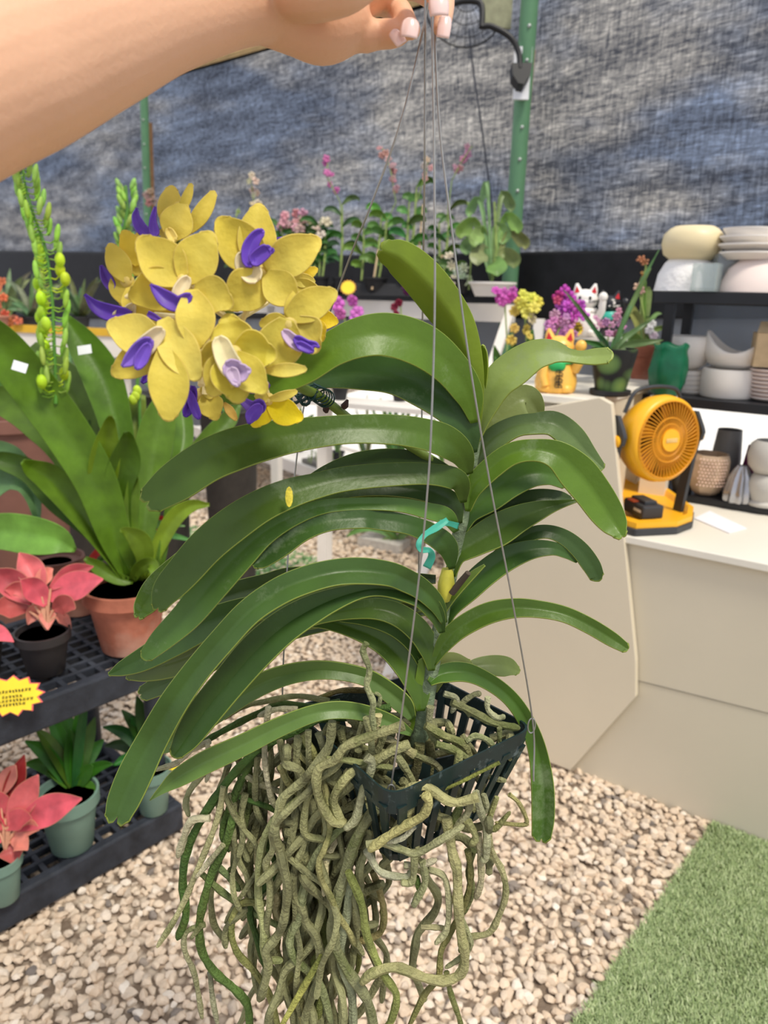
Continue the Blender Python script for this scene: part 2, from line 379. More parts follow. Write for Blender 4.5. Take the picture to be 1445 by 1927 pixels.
# posts and battens
green=mat('green painted steel',(92,136,100),.45,.06,10)
def post(x0,y0,x1,y1,wpx,label,off,base=True):
    a=onpl(x0,y0,wA+wn*off,wn); b=onpl(x1,y1,wA+wn*off,wn); dr=(b-a)/(b[2]-a[2]); g=a+dr*(0-a[2]); r=wpx/2/F*proj(a)[2]
    t=thing('steel_post',label,'post',g)
    MB().tube([g,a,b],r,16).build('pole',green,t)
    m=MB()
    for k in np.arange(.2,1.0,.11):
        c=a+(b-a)*k-np.array([0,1,0])*r; m.ball(c,.009,8,5)
    m.build('bolt',mat('zinc',(190,195,190),.4,.05,metal=.6),t); return g,a,b,r
post(960,520,999,-30,30,'green steel post on the right with a black lamp clamped to it',.13)
post(281,520,269,120,14,'thin green steel post behind the yellow flowers on the left',.17)
def batten(x0,y0,x1,y1,wpx,label,off):
    a=onpl(x0,y0,wA+wn*off,wn); b=onpl(x1,y1,wA+wn*off,wn); dr=(b-a)/(b[2]-a[2]); g=a+dr*(.3-a[2]); h=wpx/2/F*proj(a)[2]
    o=MB().prism([g-wd*h,g+wd*h,b+wd*h,b-wd*h],wn*.03).build('wooden_batten',mat('batten wood',(150,112,76),.75,.2,20)); tag(o,label,'batten')
batten(970,500,1004,95,9,'thin brown wooden batten beside the right steel post',.06)
batten(292,470,285,232,8,'thin brown wooden batten beside the left steel post',.06)

q=[wA-wn*.12-wd*4.2,wA-wn*.12+wd*3,wA-wn*13+wd*7,wA-wn*13-wd*12]
o=MB().prism([np.array([p[0],p[1],.002]) for p in q],(0,0,.02)).build('ground_outside',mat('painted sun glare ground',(240,236,228),.9,.12,3,bump=.8,bscale=9,spec=.1),smooth=False); struct(o,'yard outside with sun glare painted near-white, seen under the plastic sheeting')  # near-white base colour paints in the sun glare on the ground outside
# ================================================================= THE HANGING ORCHID
def DP(y): return .72-.000135*(1370-y)
def px(x,y,dz=0): return P(x,y,DP(y)+dz)
base=px(775,1400)
BZ=px(775,1372)[2]
# ---- basket
bk=thing('hanging_basket','square black-green plastic orchid basket hanging on four thin grey wires','basket',base)
dark=mat('dark green plastic',(22,42,42),.42,.15,60,spec=.5)
def plas(nt,b):
    tc=[n for n in nt.nodes if n.type=='TEX_COORD'][0]; no=N(nt,'ShaderNodeTexNoise',Scale=55.0,Detail=6.0,Roughness=.7); nt.links.new(tc.outputs['Object'],no.inputs['Vector'])
    rp=N(nt,'ShaderNodeValToRGB'); rp.color_ramp.elements[0].position=.56; rp.color_ramp.elements[0].color=(0,0,0,1); rp.color_ramp.elements[1].position=.72; rp.color_ramp.elements[1].color=(1,1,1,1)
    nt.links.new(no.outputs[0],rp.inputs[0]); mix=N(nt,'ShaderNodeMix',data_type='RGBA'); src=b.inputs['Base Color'].links[0].from_socket
    nt.links.new(rp.outputs[0],mix.inputs[0]); nt.links.new(src,mix.inputs[6]); mix.inputs[7].default_value=lin((105,120,120))+(1,); nt.links.new(mix.outputs[2],b.inputs['Base Color'])
tweak(dark,plas)
K=[onz(x,y,BZ) for x,y in ((735,1500),(1006,1368),(800,1262),(545,1330))]   # front, right, back, left corners
cen=sum(K)/4
def rectring(sc,z,w,h,rr=.018):
    pts=[]
    for i in range(4):
        a=cen+(K[i]-cen)*sc; b=cen+(K[(i+1)%4]-cen)*sc; c=cen+(K[i-1]-cen)*sc
        u=(c-a)/np.linalg.norm(c-a); v=(b-a)/np.linalg.norm(b-a)
        for t in np.linspace(0,1,6):
            pts.append(a+u*rr*(1-t)**2+v*rr*t**2)
    return [p+np.array([0,0,z]) for p in pts]
def band(sc0,sc1,z0,z1,th,name,parent):
    o=rectring(sc0,z0,0,0); o2=rectring(sc1,z1,0,0); i1=rectring(sc0-th,z0,0,0); i2=rectring(sc1-th,z1,0,0); n=len(o); m=MB()
    m.add(o+o2+i1+i2,[f for k in range(n) for f in ((k,(k+1)%n,n+(k+1)%n,n+k),(2*n+k,3*n+k,3*n+(k+1)%n,2*n+(k+1)%n),(n+k,n+(k+1)%n,3*n+(k+1)%n,3*n+k),(k,2*n+k,2*n+(k+1)%n,(k+1)%n))])
    return m.build(name,dark,parent,smooth=False)
ZB=-.10
band(1.0,.97,0,-.025,.022,'rim',bk)
band(.70,.69,ZB+.006,ZB-.002,.06,'base_ring',bk)
band(.78,.775,-.045,-.056,.02,'inner_ring',bk) if False else None
for i in range(4):
    for k in range(8):
        t=(k+.5)/8
        a=cen+((K[i]*(1-t)+K[(i+1)%4]*t)-cen)*.955; b=cen+((K[i]*(1-t)+K[(i+1)%4]*t)-cen)*.685
        v=(K[(i+1)%4]-K[i]); v/=np.linalg.norm(v); nrm=np.cross(v,[0,0,1])
        w=.0048; a=a+np.array([0,0,-.017]); b=b+np.array([0,0,ZB+.002])
        MB().prism([a-v*w,a+v*w,b+v*w*.8,b-v*w*.8],nrm*.003).build('slat',dark,bk,smooth=False)
for k in range(5):     # floor bars
    t=(k+.5)/5; a=cen+((K[0]*(1-t)+K[1]*t)-cen)*.67+np.array([0,0,ZB]); b=cen+((K[3]*(1-t)+K[2]*t)-cen)*.67+np.array([0,0,ZB]); v=(b-a)/np.linalg.norm(b-a); w=np.cross(v,[0,0,1])*.004
    MB().prism([a-w,a+w,b+w,b-w],(0,0,.003)).build('floor_bar',dark,bk,smooth=False)
# divider seen inside the basket
a,b=px(690,1462,-.02),px(866,1418,.0); MB().prism([a,b,b+np.array([0,0,-.018]),a+np.array([0,0,-.018])],(0,.002,0)).build('divider',dark,bk,smooth=False)
wire=mat('galvanised wire',(160,160,156),.35,.05,200,metal=.7)
def wpath(pts): return catm([P(*p) for p in pts],8)
for pts in ([(806,-40,.525),(803,20,.53),(757,220,.535),(700,380,.56),(660,480,.60),(620,590,.66),(590,690,.69),(566,800,.71),(545,1000,.735),(536,1180,.745),(532,1325,.755),(548,1345,.75)],
            [(801,-40,.53),(800,40,.53),(799,300,.56),(795,600,.66),(793,840,.70),(788,1080,.74),(793,1262,.80)],
            [(812,-40,.52),(813,40,.52),(817,300,.52),(818,560,.53),(813,760,.54),(806,900,.555),(788,1090,.58),(752,1370,.62),(736,1480,.645),(732,1545,.66)],
            [(818,-40,.525),(818,60,.53),(828,250,.54),(850,430,.55),(880,660,.57),(920,900,.61),(962,1120,.65),(1002,1355,.70),(1004,1470,.705)]):
    MB().tube(wpath(pts),.00088,6).build('wire',wire,bk)
for i,(x,y,d) in enumerate(((736,1480,.642),(1001,1355,.70))):
    c=P(x,y,d); MB().tube([c+np.array([.0035*math.cos(t),0,-.006+.008*math.sin(t)]) for t in np.linspace(0,6.28,16)],.0007,6).build('hook',wire,bk)
# ---- orchid
oc=thing('vanda_orchid','large vanda orchid with arching green strap leaves, yellow flowers and long hanging roots','orchid',base+np.array([0,0,.01]))
oc.name='orchid_plant'; WL[oc.name]=np.array(oc.location)
def leafmat():
    m=mat('strap leaf',(80,120,60),.38,.16,16,spec=.38,trans=.16,objcol=True,bump=.05,bscale=180)
    t=m.node_tree; b=[n for n in t.nodes if n.type=='BSDF_PRINCIPLED'][0]; tc=[n for n in t.nodes if n.type=='TEX_COORD'][0]
    src=b.inputs['Base Color'].links[0].from_socket
    no=N(t,'ShaderNodeTexNoise',Scale=24.0,Detail=8.0,Roughness=.75); t.links.new(tc.outputs['Object'],no.inputs['Vector'])
    n2=N(t,'ShaderNodeTexNoise',Scale=7.0,Detail=2.0); t.links.new(tc.outputs['Object'],n2.inputs['Vector'])
    ad=N(t,'ShaderNodeMath',operation='MULTIPLY'); t.links.new(no.outputs[0],ad.inputs[0]); t.links.new(n2.outputs[0],ad.inputs[1])
    rp=N(t,'ShaderNodeValToRGB'); rp.color_ramp.elements[0].position=.31; rp.color_ramp.elements[0].color=(0,0,0,1); rp.color_ramp.elements[1].position=.40; rp.color_ramp.elements[1].color=(.42,.42,.42,1); t.links.new(ad.outputs[0],rp.inputs[0])
    mx1=N(t,'ShaderNodeMix',data_type='RGBA'); t.links.new(rp.outputs[0],mx1.inputs[0]); t.links.new(src,mx1.inputs[6]); mx1.inputs[7].default_value=lin((150,165,128))+(1,)
    at=N(t,'ShaderNodeAttribute'); at.attribute_name='edge'
    m2=N(t,'ShaderNodeMath',operation='MULTIPLY'); m2.inputs[1].default_value=.8; t.links.new(at.outputs['Fac'],m2.inputs[0])
    mx2=N(t,'ShaderNodeMix',data_type='RGBA'); t.links.new(m2.outputs[0],mx2.inputs[0]); t.links.new(mx1.outputs[2],mx2.inputs[6]); mx2.inputs[7].default_value=lin((160,176,78))+(1,)
    t.links.new(mx2.outputs[2],b.inputs['Base Color']); return m
LM=leafmat()
def leaf(pts,z0=0,z1=0,color=(74,108,37),fold=.35,tilt=0,notch=.55,zm=None,parent=None,cup=0,tipround=True,name='leaf'):
    n=len(pts); q=[]
    for i,(x,y,w) in enumerate(pts):
        t=i/(n-1); dz=z0+(z1-z0)*t
        if zm is not None: dz=z0*(1-t)**2+2*t*(1-t)*zm+z1*t*t
        q.append((x,y,w,DP(min(y,1400))+dz))
    return ribbon(q,fold=fold,tilt=tilt,notch=notch,cup=cup,tipround=tipround).build(name,LM,parent or oc,color=color,solid=.0016)
G1=(122,146,36);G2=(88,120,30);G3=(66,92,24);G4=(74,102,28);G5=(52,74,30);G6=(140,160,84)
leaf([(897,820,5),(895,760,14),(885,690,24),(862,618,33),(826,562,38),(787,515,37),(752,485,32),(728,474,22)],.0,-.02,G1,fold=-.5,tilt=-.3,notch=.5)
leaf([(893,795,8),(882,742,27),(848,692,34),(797,651,40),(735,630,40),(680,634,37),(625,657,32),(570,695,28),(500,728,22),(440,745,16),(395,748,11)],-.012,-.06,G2,fold=.2,tilt=.35,zm=-.05)
leaf([(890,852,8),(878,803,28),(850,766,34),(800,732,36),(740,708,33),(680,701,32),(620,708,22),(575,722,12),(548,728,5)],-.008,.02,(61,93,41),fold=.2,tilt=.3,zm=-.03)
leaf([(882,892,8),(868,855,24),(838,830,30),(795,816,29),(733,808,28),(650,808,27),(561,818,31),(491,831,37),(439,846,40),(388,868,40),(330,907,38),(288,938,28)],-.014,-.09,G4,fold=.22,tilt=.35,zm=-.08,notch=.6)
leaf([(862,902,8),(822,878,14),(775,868,20),(725,866,22),(670,872,20),(615,890,15),(560,915,5)],.03,.06,G5,fold=.2,tilt=.3)
leaf([(872,945,6),(862,905,20),(808,892,20),(733,893,22),(650,901,23),(595,914,24),(543,929,28),(491,952,31),(440,985,34),(390,1026,34),(345,1076,32),(314,1112,27),(300,1140,15)],-.012,-.10,G3,fold=.2,tilt=.35,zm=-.085,notch=.7)
leaf([(864,985,6),(852,948,18),(815,928,20),(770,918,19),(712,916,17),(650,924,14),(590,942,14),(530,965,12)],-.004,-.02,(53,77,28),fold=.2,tilt=.3)
leaf([(860,960,6),(760,935,10),(600,945,14),(470,985,20),(400,1020,24),(345,1063,26),(298,1106,27),(272,1140,20),(262,1158,10)],.0,-.06,G2,fold=.35,tilt=.2,zm=-.02,notch=.8)
leaf([(858,1000,6),(840,972,16),(800,960,15),(750,950,13),(680,948,12),(612,953,13),(555,972,16),(500,1003,21),(452,1045,28),(400,1100,31),(352,1158,28),(305,1203,22),(277,1232,14)],-.008,-.08,(84,120,47),fold=.25,tilt=.3,zm=-.07,notch=.1)
leaf([(850,1070,6),(842,1030,20),(812,1005,20),(770,988,18),(712,978,19),(680,976,18),(620,981,18),(570,998,20),(525,1028,22),(495,1053,16),(482,1062,9)],-.016,-.07,(55,85,31),fold=.2,tilt=.35,zm=-.06,notch=.3)
# lower left fans
leaf([(836,1172,6),(822,1138,16),(795,1110,20),(766,1093,22),(733,1080,23),(680,1074,25),(630,1077,25),(578,1090,26),(526,1112,26),(470,1150,25),(420,1203,25),(370,1262,25),(325,1325,27),(285,1395,29),(255,1455,32),(233,1505,30),(222,1535,24)],-.02,-.11,(67,97,40),fold=.5,tilt=.3,zm=-.11,notch=.9)
leaf([(832,1190,6),(822,1158,16),(798,1128,20),(765,1115,18),(720,1108,14),(680,1112,14),(630,1127,21),(580,1150,28),(530,1182,32),(480,1227,34),(430,1285,32),(385,1340,31),(352,1388,25),(333,1415,15)],-.016,-.09,(61,91,37),fold=.6,tilt=.25,zm=-.09,notch=.1)
leaf([(812,1262,6),(808,1225,18),(790,1190,22),(755,1160,22),(712,1146,20),(660,1149,16),(610,1160,12),(560,1180,6)],-.008,.0,G3,fold=.35,tilt=.3)
leaf([(806,1290,6),(802,1245,18),(778,1205,20),(740,1178,18),(690,1164,14),(640,1162,8)],.002,.02,(74,104,40),fold=.35,tilt=.3)
leaf([(792,1338,8),(788,1295,22),(765,1250,26),(730,1215,23),(690,1193,19),(640,1176,15),(595,1168,13),(555,1175,10),(500,1200,8)],-.012,.03,G4,fold=.35,tilt=.3)
leaf([(776,1352,8),(758,1325,18),(720,1294,18),(680,1272,16),(612,1261,17),(543,1269,19),(480,1293,21),(420,1328,23),(370,1362,22),(320,1395,19),(295,1412,10)],-.014,-.02,(91,118,56),fold=.5,tilt=-.2,zm=-.03)
leaf([(774,1380,6),(740,1362,14),(690,1343,15),(640,1336,16),(590,1343,16),(526,1368,18),(457,1402,20),(388,1434,21),(335,1464,17),(305,1486,8),(282,1506,1)],-.02,-.06,(97,126,61),fold=.4,tilt=-.1,zm=-.07,notch=0,tipround=False)
# left stack
leaf([(800,1120,10),(700,1120,20),(560,1130,23),(457,1150,25),(394,1172,27),(330,1206,27),(270,1240,22),(230,1258,14),(207,1268,4)],.02,.0,(74,108,41),fold=.5,tilt=.25,notch=.1)
leaf([(800,1140,10),(700,1150,16),(560,1168,20),(470,1190,22),(400,1217,25),(330,1246,26),(275,1262,20),(243,1270,10)],.03,.012,(110,124,69),fold=.5,tilt=.2,notch=.8)
leaf([(800,1150,8),(680,1160,14),(560,1182,18),(430,1226,20),(363,1262,21),(310,1285,20),(272,1304,15)],.04,.03,(82,106,51),fold=.5,tilt=.3,notch=.5)
leaf([(820,1090,8),(700,1088,18),(560,1090,24),(502,1105,26),(450,1118,26),(400,1136,24),(350,1155,16)],.05,.06,(63,83,40),fold=.5,tilt=.3)
# crown and right side
leaf([(902,800,3),(905,745,8),(907,700,11),(906,668,11),(905,655,8)],.004,.0,G1,fold=.6,tilt=0)
leaf([(897,830,5),(912,775,18),(935,722,30),(968,692,33),(1005,668,28),(1040,662,22),(1068,668,13),(1092,672,12),(1118,671,15),(1140,669,15)],.0,-.02,G6,fold=.2,tilt=-.5,cup=.1,notch=0)
leaf([(898,860,5),(915,822,16),(940,790,24),(965,765,28),(988,752,28),(1004,766,22),(1014,785,10)],.03,.05,(116,128,69),fold=.3,tilt=-.4,notch=0)
leaf([(893,905,5),(903,858,16),(930,825,22),(968,803,20),(1005,797,20),(1042,797,23),(1076,822,24),(1106,855,17),(1130,878,9)],.012,-.01,(97,120,64),fold=.4,tilt=-.5,notch=.2)
leaf([(880,962,5),(890,918,18),(925,880,21),(965,853,21),(1010,847,21),(1050,857,27),(1085,888,35),(1115,925,34),(1140,962,31),(1157,988,24),(1166,1003,14)],-.006,-.04,G2,fold=.4,tilt=-.3,notch=.4)
leaf([(874,1000,5),(885,966,18),(918,935,29),(958,908,29),(1000,892,25),(1035,893,20),(1062,906,14)],.012,.04,(78,114,41),fold=.3,tilt=-.3)
leaf([(866,1040,5),(880,1005,14),(920,977,20),(965,951,20),(1010,938,18),(1050,936,13),(1072,938,5)],.02,.05,G5,fold=.2,tilt=-.3,notch=0)
leaf([(852,1085,5),(860,1045,18),(895,1020,26),(935,998,31),(975,976,26),(1015,960,18),(1050,950,9),(1090,941,2)],-.004,.02,G3,fold=.3,tilt=-.3,notch=0,tipround=False)
leaf([(910,1060,5),(940,1040,9),(975,1018,12),(1005,1003,13),(1035,1001,13),(1065,1013,15),(1092,1036,17),(1112,1063,17),(1122,1083,14)],.03,.03,(59,85,36),fold=.2,tilt=-.3,notch=0)
leaf([(838,1180,5),(850,1146,14),(880,1110,22),(915,1077,24),(955,1050,23),(1000,1034,18),(1040,1032,13),(1065,1042,9),(1085,1058,2)],.004,.03,(63,95,37),fold=.3,tilt=-.3,notch=0,tipround=False)
leaf([(836,1150,4),(850,1122,9),(872,1098,8),(893,1078,6),(912,1063,2)],-.01,-.01,(91,114,43),fold=.4,tilt=-.3,notch=0,tipround=False)
leaf([(815,1250,5),(838,1208,16),(868,1180,19),(918,1154,20),(970,1144,18),(1020,1147,16),(1065,1157,15),(1110,1178,15),(1150,1202,14),(1175,1218,10)],-.006,-.03,G4,fold=.45,tilt=-.2,notch=.2)
leaf([(848,1275,6),(875,1262,11),(900,1254,16),(930,1252,19),(955,1255,18),(972,1262,9)],.03,.05,(118,135,70),fold=.2,tilt=-.3,notch=.2)
leaf([(808,1285,6),(832,1268,17),(870,1264,18),(905,1275,16),(945,1300,15),(975,1332,15),(1000,1378,16),(1014,1425,18),(1021,1480,21),(1022,1535,21),(1019,1572,18)],-.01,.03,(69,102,31),fold=.5,tilt=-.2,notch=.6,zm=.03)
leaf([(812,1300,10),(825,1262,22),(850,1245,18),(880,1250,10)],.02,.03,(144,155,86),fold=.3,tilt=-.3,notch=0)
leaf([(772,1376,8),(786,1350,15),(794,1318,18),(797,1280,16),(795,1245,8)],-.0,.0,(106,135,43),fold=-.3,tilt=.2,notch=0)
# stem
stm=mat('orchid stem',(112,128,98),.7,.35,70,bump=.4,bscale=160)
sp=[(900,790,5),(896,830,9),(886,880,11),(876,930,12),(868,980,13),(858,1030,11),(848,1085,12),(836,1130,13),(828,1180,14),(815,1240,15),(805,1290,17),(797,1340,18),(790,1385,18),(785,1430,15)]
MB().tube([px(x,y,.003) for x,y,w in sp],[w*.7/F for x,y,w in sp],12).build('stem',stm,oc)
MB().tube([px(850,1116,-.02),px(866,1096,-.024),px(881,1078,-.03)],[.0032,.003,.0026],8).build('flower_stub',mat('dry stub',(72,60,48),.8),oc)
MB().tube([px(834,1128,-.012),px(840,1100,-.014),px(842,1070,-.012)],[.006,.008,.005],10).build('yellow_sheath',mat('sheath',(196,190,70),.5,.2,50),oc,label='yellowing old leaf sheath on the stem')
# yellow spot with hole on a leaf
MB().ball(P(544,935,.574),(.003,.0006,.008),10,6,R=np.stack([rt,-fw,up],1)).build('leaf_spot',mat('yellow spot',(205,190,60),.5,.3,300),oc,label='small yellow dried spot')
# ---- roots
RM=mat('aerial root',(150,150,112),.75,.26,45,spec=.25,bump=.5,bscale=320,objcol=True)
def moss(nt,b):
    src=b.inputs['Base Color'].links[0].from_socket; tc=[n for n in nt.nodes if n.type=='TEX_COORD'][0]; no=N(nt,'ShaderNodeTexNoise',Scale=16.0,Detail=6.0,Roughness=.7); nt.links.new(tc.outputs['Object'],no.inputs['Vector'])
    rp=N(nt,'ShaderNodeValToRGB'); rp.color_ramp.elements[0].position=.50; rp.color_ramp.elements[0].color=(0,0,0,1); rp.color_ramp.elements[1].position=.66; rp.color_ramp.elements[1].color=(.75,.75,.75,1); nt.links.new(no.outputs[0],rp.inputs[0])
    mx=N(nt,'ShaderNodeMix',data_type='RGBA'); nt.links.new(rp.outputs[0],mx.inputs[0]); nt.links.new(src,mx.inputs[6]); mx.inputs[7].default_value=lin((86,98,44))+(1,); nt.links.new(mx.outputs[2],b.inputs['Base Color'])
tweak(RM,moss)
nroot=0
def root(pts,r=8.5,col=None,z=None,taper=True):
    """pts (x,y[,dz]) photo points"""
    global nroot
    q=[(p[0],p[1],p[2] if len(p)>2 else 0) for p in pts]; q=[np.array(a,float) for a in q]; c=catm(q,5); n=len(c)
    P3=[];R=[]
    ph=random.uniform(0,9)
    for i,a in enumerate(c):
        d=DP(a[1])+a[2]+(z or 0)-.0; P3.append(P(a[0],a[1],d)); k=1+.10*math.sin(i*.9+ph)+.06*math.sin(i*2.3+ph)
        if i>n-4 and taper: k*=(1,.97,.9,.66)[i-n+4]
        R.append(r*.67/F*k)
    e=P3[-1]+(P3[-1]-P3[-2])*.4; P3.append(e); R.append(R[-1]*.45)
    nroot+=1
    return MB().tube(P3,R,7).build('root',RM,oc,color=col or random.choice(RC))
RC=[(192,182,134),(176,166,116),(152,148,98),(204,194,152),(134,134,82),(112,116,62),(184,170,126)]
GR=[(70,98,44),(84,108,52),(60,84,38)]; PL=(178,172,140)
# traced roots, top and left
root([(735,1330),(660,1345),(600,1352),(560,1375),(500,1400),(455,1440),(420,1480),(380,1540),(352,1600),(344,1660),(350,1720),(335,1765)],9,GR[0],-.02)
root([(700,1350),(640,1350),(560,1362),(520,1390),(470,1440),(440,1500),(420,1560),(430,1600)],8,GR[1],-.01)
root([(640,1320),(590,1330),(530,1325),(480,1345),(430,1370),(385,1395)],7,GR[0],.01)
root([(620,1320),(560,1310),(500,1320),(455,1330),(422,1352)],6,(140,140,96),.0)
root([(560,1335),(520,1335),(487,1347)],6,PL,-.02)
root([(395,1395),(360,1412),(345,1425),(328,1438),(288,1450)],6,PL,-.01)
root([(480,1380),(440,1420),(400,1440),(362,1480),(350,1510),(355,1535)],6.5,(150,150,110),-.02)
root([(390,1400),(395,1440),(388,1470)],5,PL,-.02)
root([(395,1540),(360,1545),(345,1580),(335,1612)],8,PL,-.03)
root([(420,1480),(412,1530),(395,1580),(370,1640),(345,1700),(320,1745),(297,1780)],6.5,(165,162,118),-.025)
root([(440,1530),(425,1590),(400,1640),(385,1690),(375,1740),(380,1790),(405,1830),(440,1860),(465,1890),(470,1940)],9,GR[1],-.02)
root([(375,1640),(420,1680),(465,1710),(520,1740),(545,1750)],7,(120,132,84),-.015)
root([(400,1620),(430,1650),(450,1675)],7,(110,126,80),-.01)
root([(420,1590),(395,1620),(370,1650)],6,PL,-.03)
root([(385,1740),(350,1755),(348,1790),(365,1830),(375,1880),(380,1915)],6,(150,148,112),-.02)
root([(380,1740),(360,1765)],6,(150,148,112),-.025)
root([(395,1830),(400,1880),(410,1930)],6,(150,150,120),-.01)
root([(505,1330),(498,1400),(500,1450),(510,1500),(520,1520)],6,PL,-.03)
root([(450,1500),(520,1525),(570,1560),(610,1590)],6,GR[0],-.01)
root([(455,1455),(500,1480),(560,1500),(610,1525)],6.5,(160,156,120),-.01)
root([(470,1420),(470,1500),(460,1560),(445,1620),(430,1640)],6,(108,118,70),.0)
root([(500,1700),(455,1700),(435,1740),(445,1790),(480,1830),(510,1880),(525,1940)],7.5,(140,140,84),-.025)
root([(600,1480),(540,1520),(505,1560),(490,1610),(486,1680),(495,1740),(500,1800),(530,1808)],8,(160,164,112),-.045)
root([(515,1540),(500,1580),(520,1640),(480,1690),(470,1720),(485,1770),(498,1820)],7,GR[2],-.02)
root([(590,1465),(575,1520),(575,1570),(620,1580)],8,(150,150,104),-.05)
root([(690,1545),(640,1560),(590,1620),(570,1680),(565,1720),(545,1770),(560,1810),(600,1850),(625,1930)],9,(140,146,104),-.05)
root([(780,1500),(740,1500),(700,1530),(670,1580),(650,1640),(632,1700),(625,1760),(650,1820),(690,1880),(705,1940)],11,(136,138,100),-.06)
root([(700,1510),(640,1560),(620,1600),(580,1690),(560,1760),(580,1830),(590,1930)],9,(150,150,112),-.03)
root([(655,1640),(680,1700),(690,1760),(720,1830),(745,1870),(740,1910),(722,1945)],8,(136,144,80),-.07)
root([(660,1650),(652,1720),(640,1800),(660,1860),(665,1940)],10,(146,152,120),-.055)
root([(605,1800),(570,1860),(530,1930)],7,(170,170,90),-.07)
root([(700,1640),(712,1670),(722,1720),(715,1755),(680,1770),(665,1775)],7.5,(158,146,96),-.02)
# big tangle on the basket's left
root([(770,1400),(735,1415),(700,1435),(660,1455),(628,1500),(640,1540),(650,1550)],9,(158,156,108),-.06)
root([(760,1365),(700,1385),(650,1405),(630,1430),(598,1450),(600,1500),(625,1545),(650,1550)],9,(152,150,104),-.065)
root([(780,1420),(745,1405),(700,1450),(668,1440),(650,1460)],9,(166,158,112),-.05)
root([(690,1425),(700,1440),(680,1500),(670,1540),(650,1560)],8.5,(160,160,124),-.07)
root([(615,1430),(650,1430),(700,1440),(740,1445)],6.5,(132,136,88),-.06)
root([(575,1420),(560,1470),(560,1540),(575,1560)],8,(120,124,80),-.03)
root([(560,1400),(590,1410),(600,1450),(570,1500),(545,1560),(540,1640)],8,(104,112,66),-.02)
root([(545,1390),(548,1430),(575,1470)],8,(160,150,118),-.01)
root([(600,1380),(610,1420),(605,1460)],8,(148,148,112),-.03)
root([(640,1370),(650,1400),(690,1410),(730,1420)],8.5,(140,140,96),-.03)
root([(620,1365),(670,1380),(720,1390),(745,1400),(758,1440)],8,(150,146,112),-.02)
root([(690,1210,-.03),(683,1225,-.03),(695,1260,-.03),(690,1290,-.03),(702,1320,-.03),(700,1345,-.03),(705,1385,-.03)],6,(150,154,112),-.02)
root([(695,1300),(715,1310),(712,1335),(715,1370)],4.5,(132,136,96),-.02)
# around the front corner and rim
root([(900,1500),(850,1510),(800,1480),(765,1490),(770,1520),(735,1570),(700,1595)],9,(166,162,112),-.085)
root([(790,1490),(760,1505),(735,1520)],8,(168,164,128),-.085)
root([(800,1495),(807,1510),(795,1535),(760,1555),(720,1580),(695,1600)],8.5,(176,170,112),-.095)
root([(778,1555),(760,1575),(730,1585)],6,(180,178,150),-.09)
root([(690,1590),(720,1585),(760,1600),(785,1605),(830,1580),(870,1555)],7.5,(160,160,118),-.085)
root([(690,1600),(715,1640),(760,1650),(775,1640),(780,1610)],7,(170,170,140),-.08)
root([(760,1628),(790,1628),(820,1618)],6.5,(176,170,140),-.08)
root([(780,1610),(778,1650),(770,1662),(755,1660)],7,(160,160,116),-.085)
root([(795,1620),(800,1660),(785,1690),(778,1705)],7.5,(146,148,108),-.08)
root([(783,1650),(790,1680),(790,1690)],6,GR[1],-.075)
root([(805,1635),(835,1650),(845,1700),(840,1750),(820,1775)],6.5,(172,170,130),-.07)
root([(792,1745),(820,1745),(845,1748)],5.5,(168,162,120),-.06)
root([(840,1540),(850,1600),(860,1640),(862,1700),(868,1760),(875,1800),(868,1830),(840,1845),(800,1840),(745,1820),(700,1832),(680,1850)],10,(164,160,112),-.075)
root([(885,1500),(880,1530),(860,1555),(845,1570)],7.5,(150,148,112),-.075)
root([(895,1490),(905,1530),(915,1560),(915,1610),(905,1620)],7.5,(164,164,128),-.075)
root([(900,1570),(905,1620),(905,1660),(895,1690)],7,(174,166,130),-.07)
root([(880,1600),(885,1630),(885,1660),(875,1700),(850,1750),(830,1790),(825,1840),(800,1870),(770,1930)],6.5,(140,136,84),-.06)
root([(890,1600),(882,1640),(888,1680),(870,1720)],7,(110,114,72),-.05)
root([(840,1830),(848,1870),(865,1920),(870,1950)],6,(128,130,80),-.06)
root([(915,1540),(925,1600),(945,1640),(952,1680),(940,1720),(920,1755),(880,1765),(865,1790)],6.5,(160,156,112),-.06)
root([(868,1730),(882,1760),(885,1780),(870,1800),(840,1820)],6,(150,150,112),-.065)
root([(865,1520),(850,1560),(850,1620)],9,(104,112,64),-.07)
root([(880,1545),(895,1575),(885,1590)],7,(148,148,100),-.08)
root([(935,1500),(920,1545),(930,1560),(958,1530)],6,(140,140,90),-.05)
root([(958,1495),(975,1510),(990,1540),(985,1552),(935,1548)],4.5,(150,144,92),-.05)
root([(910,1495),(915,1520),(905,1535)],6,(146,146,110),-.07)
# inside the basket, right
root([(850,1320),(880,1335),(930,1360),(975,1370)],8.5,(128,130,88),-.0)
root([(885,1345),(870,1325),(890,1308),(905,1305)],6,(140,140,104),.01)
root([(918,1312),(918,1335),(935,1350),(950,1348)],6,(172,172,134),-.0)
root([(878,1395),(895,1385),(920,1395),(935,1420)],6.5,(160,162,120),-.02)
root([(940,1370),(940,1400),(940,1420)],5,(128,130,90),-.01)
root([(800,1365),(835,1385),(870,1400),(885,1430),(895,1460)],9,(130,130,86),-.02)
root([(865,1415),(860,1450),(853,1480)],8,(168,168,112),-.05)
root([(820,1400),(850,1410),(880,1430),(890,1455)],8,(132,134,90),-.04)
root([(790,1400),(785,1440),(775,1470)],11,(124,120,84),-.01)
root([(805,1390),(812,1430),(808,1470)],11,(118,116,80),-.0)
root([(810,1330),(808,1370),(825,1400),(850,1415)],7.5,(150,150,112),-.015)
root([(835,1305),(860,1315),(850,1340)],6,(156,156,124),.0)
root([(760,1410),(790,1425),(815,1435),(830,1450)],7,(148,146,108),-.03)
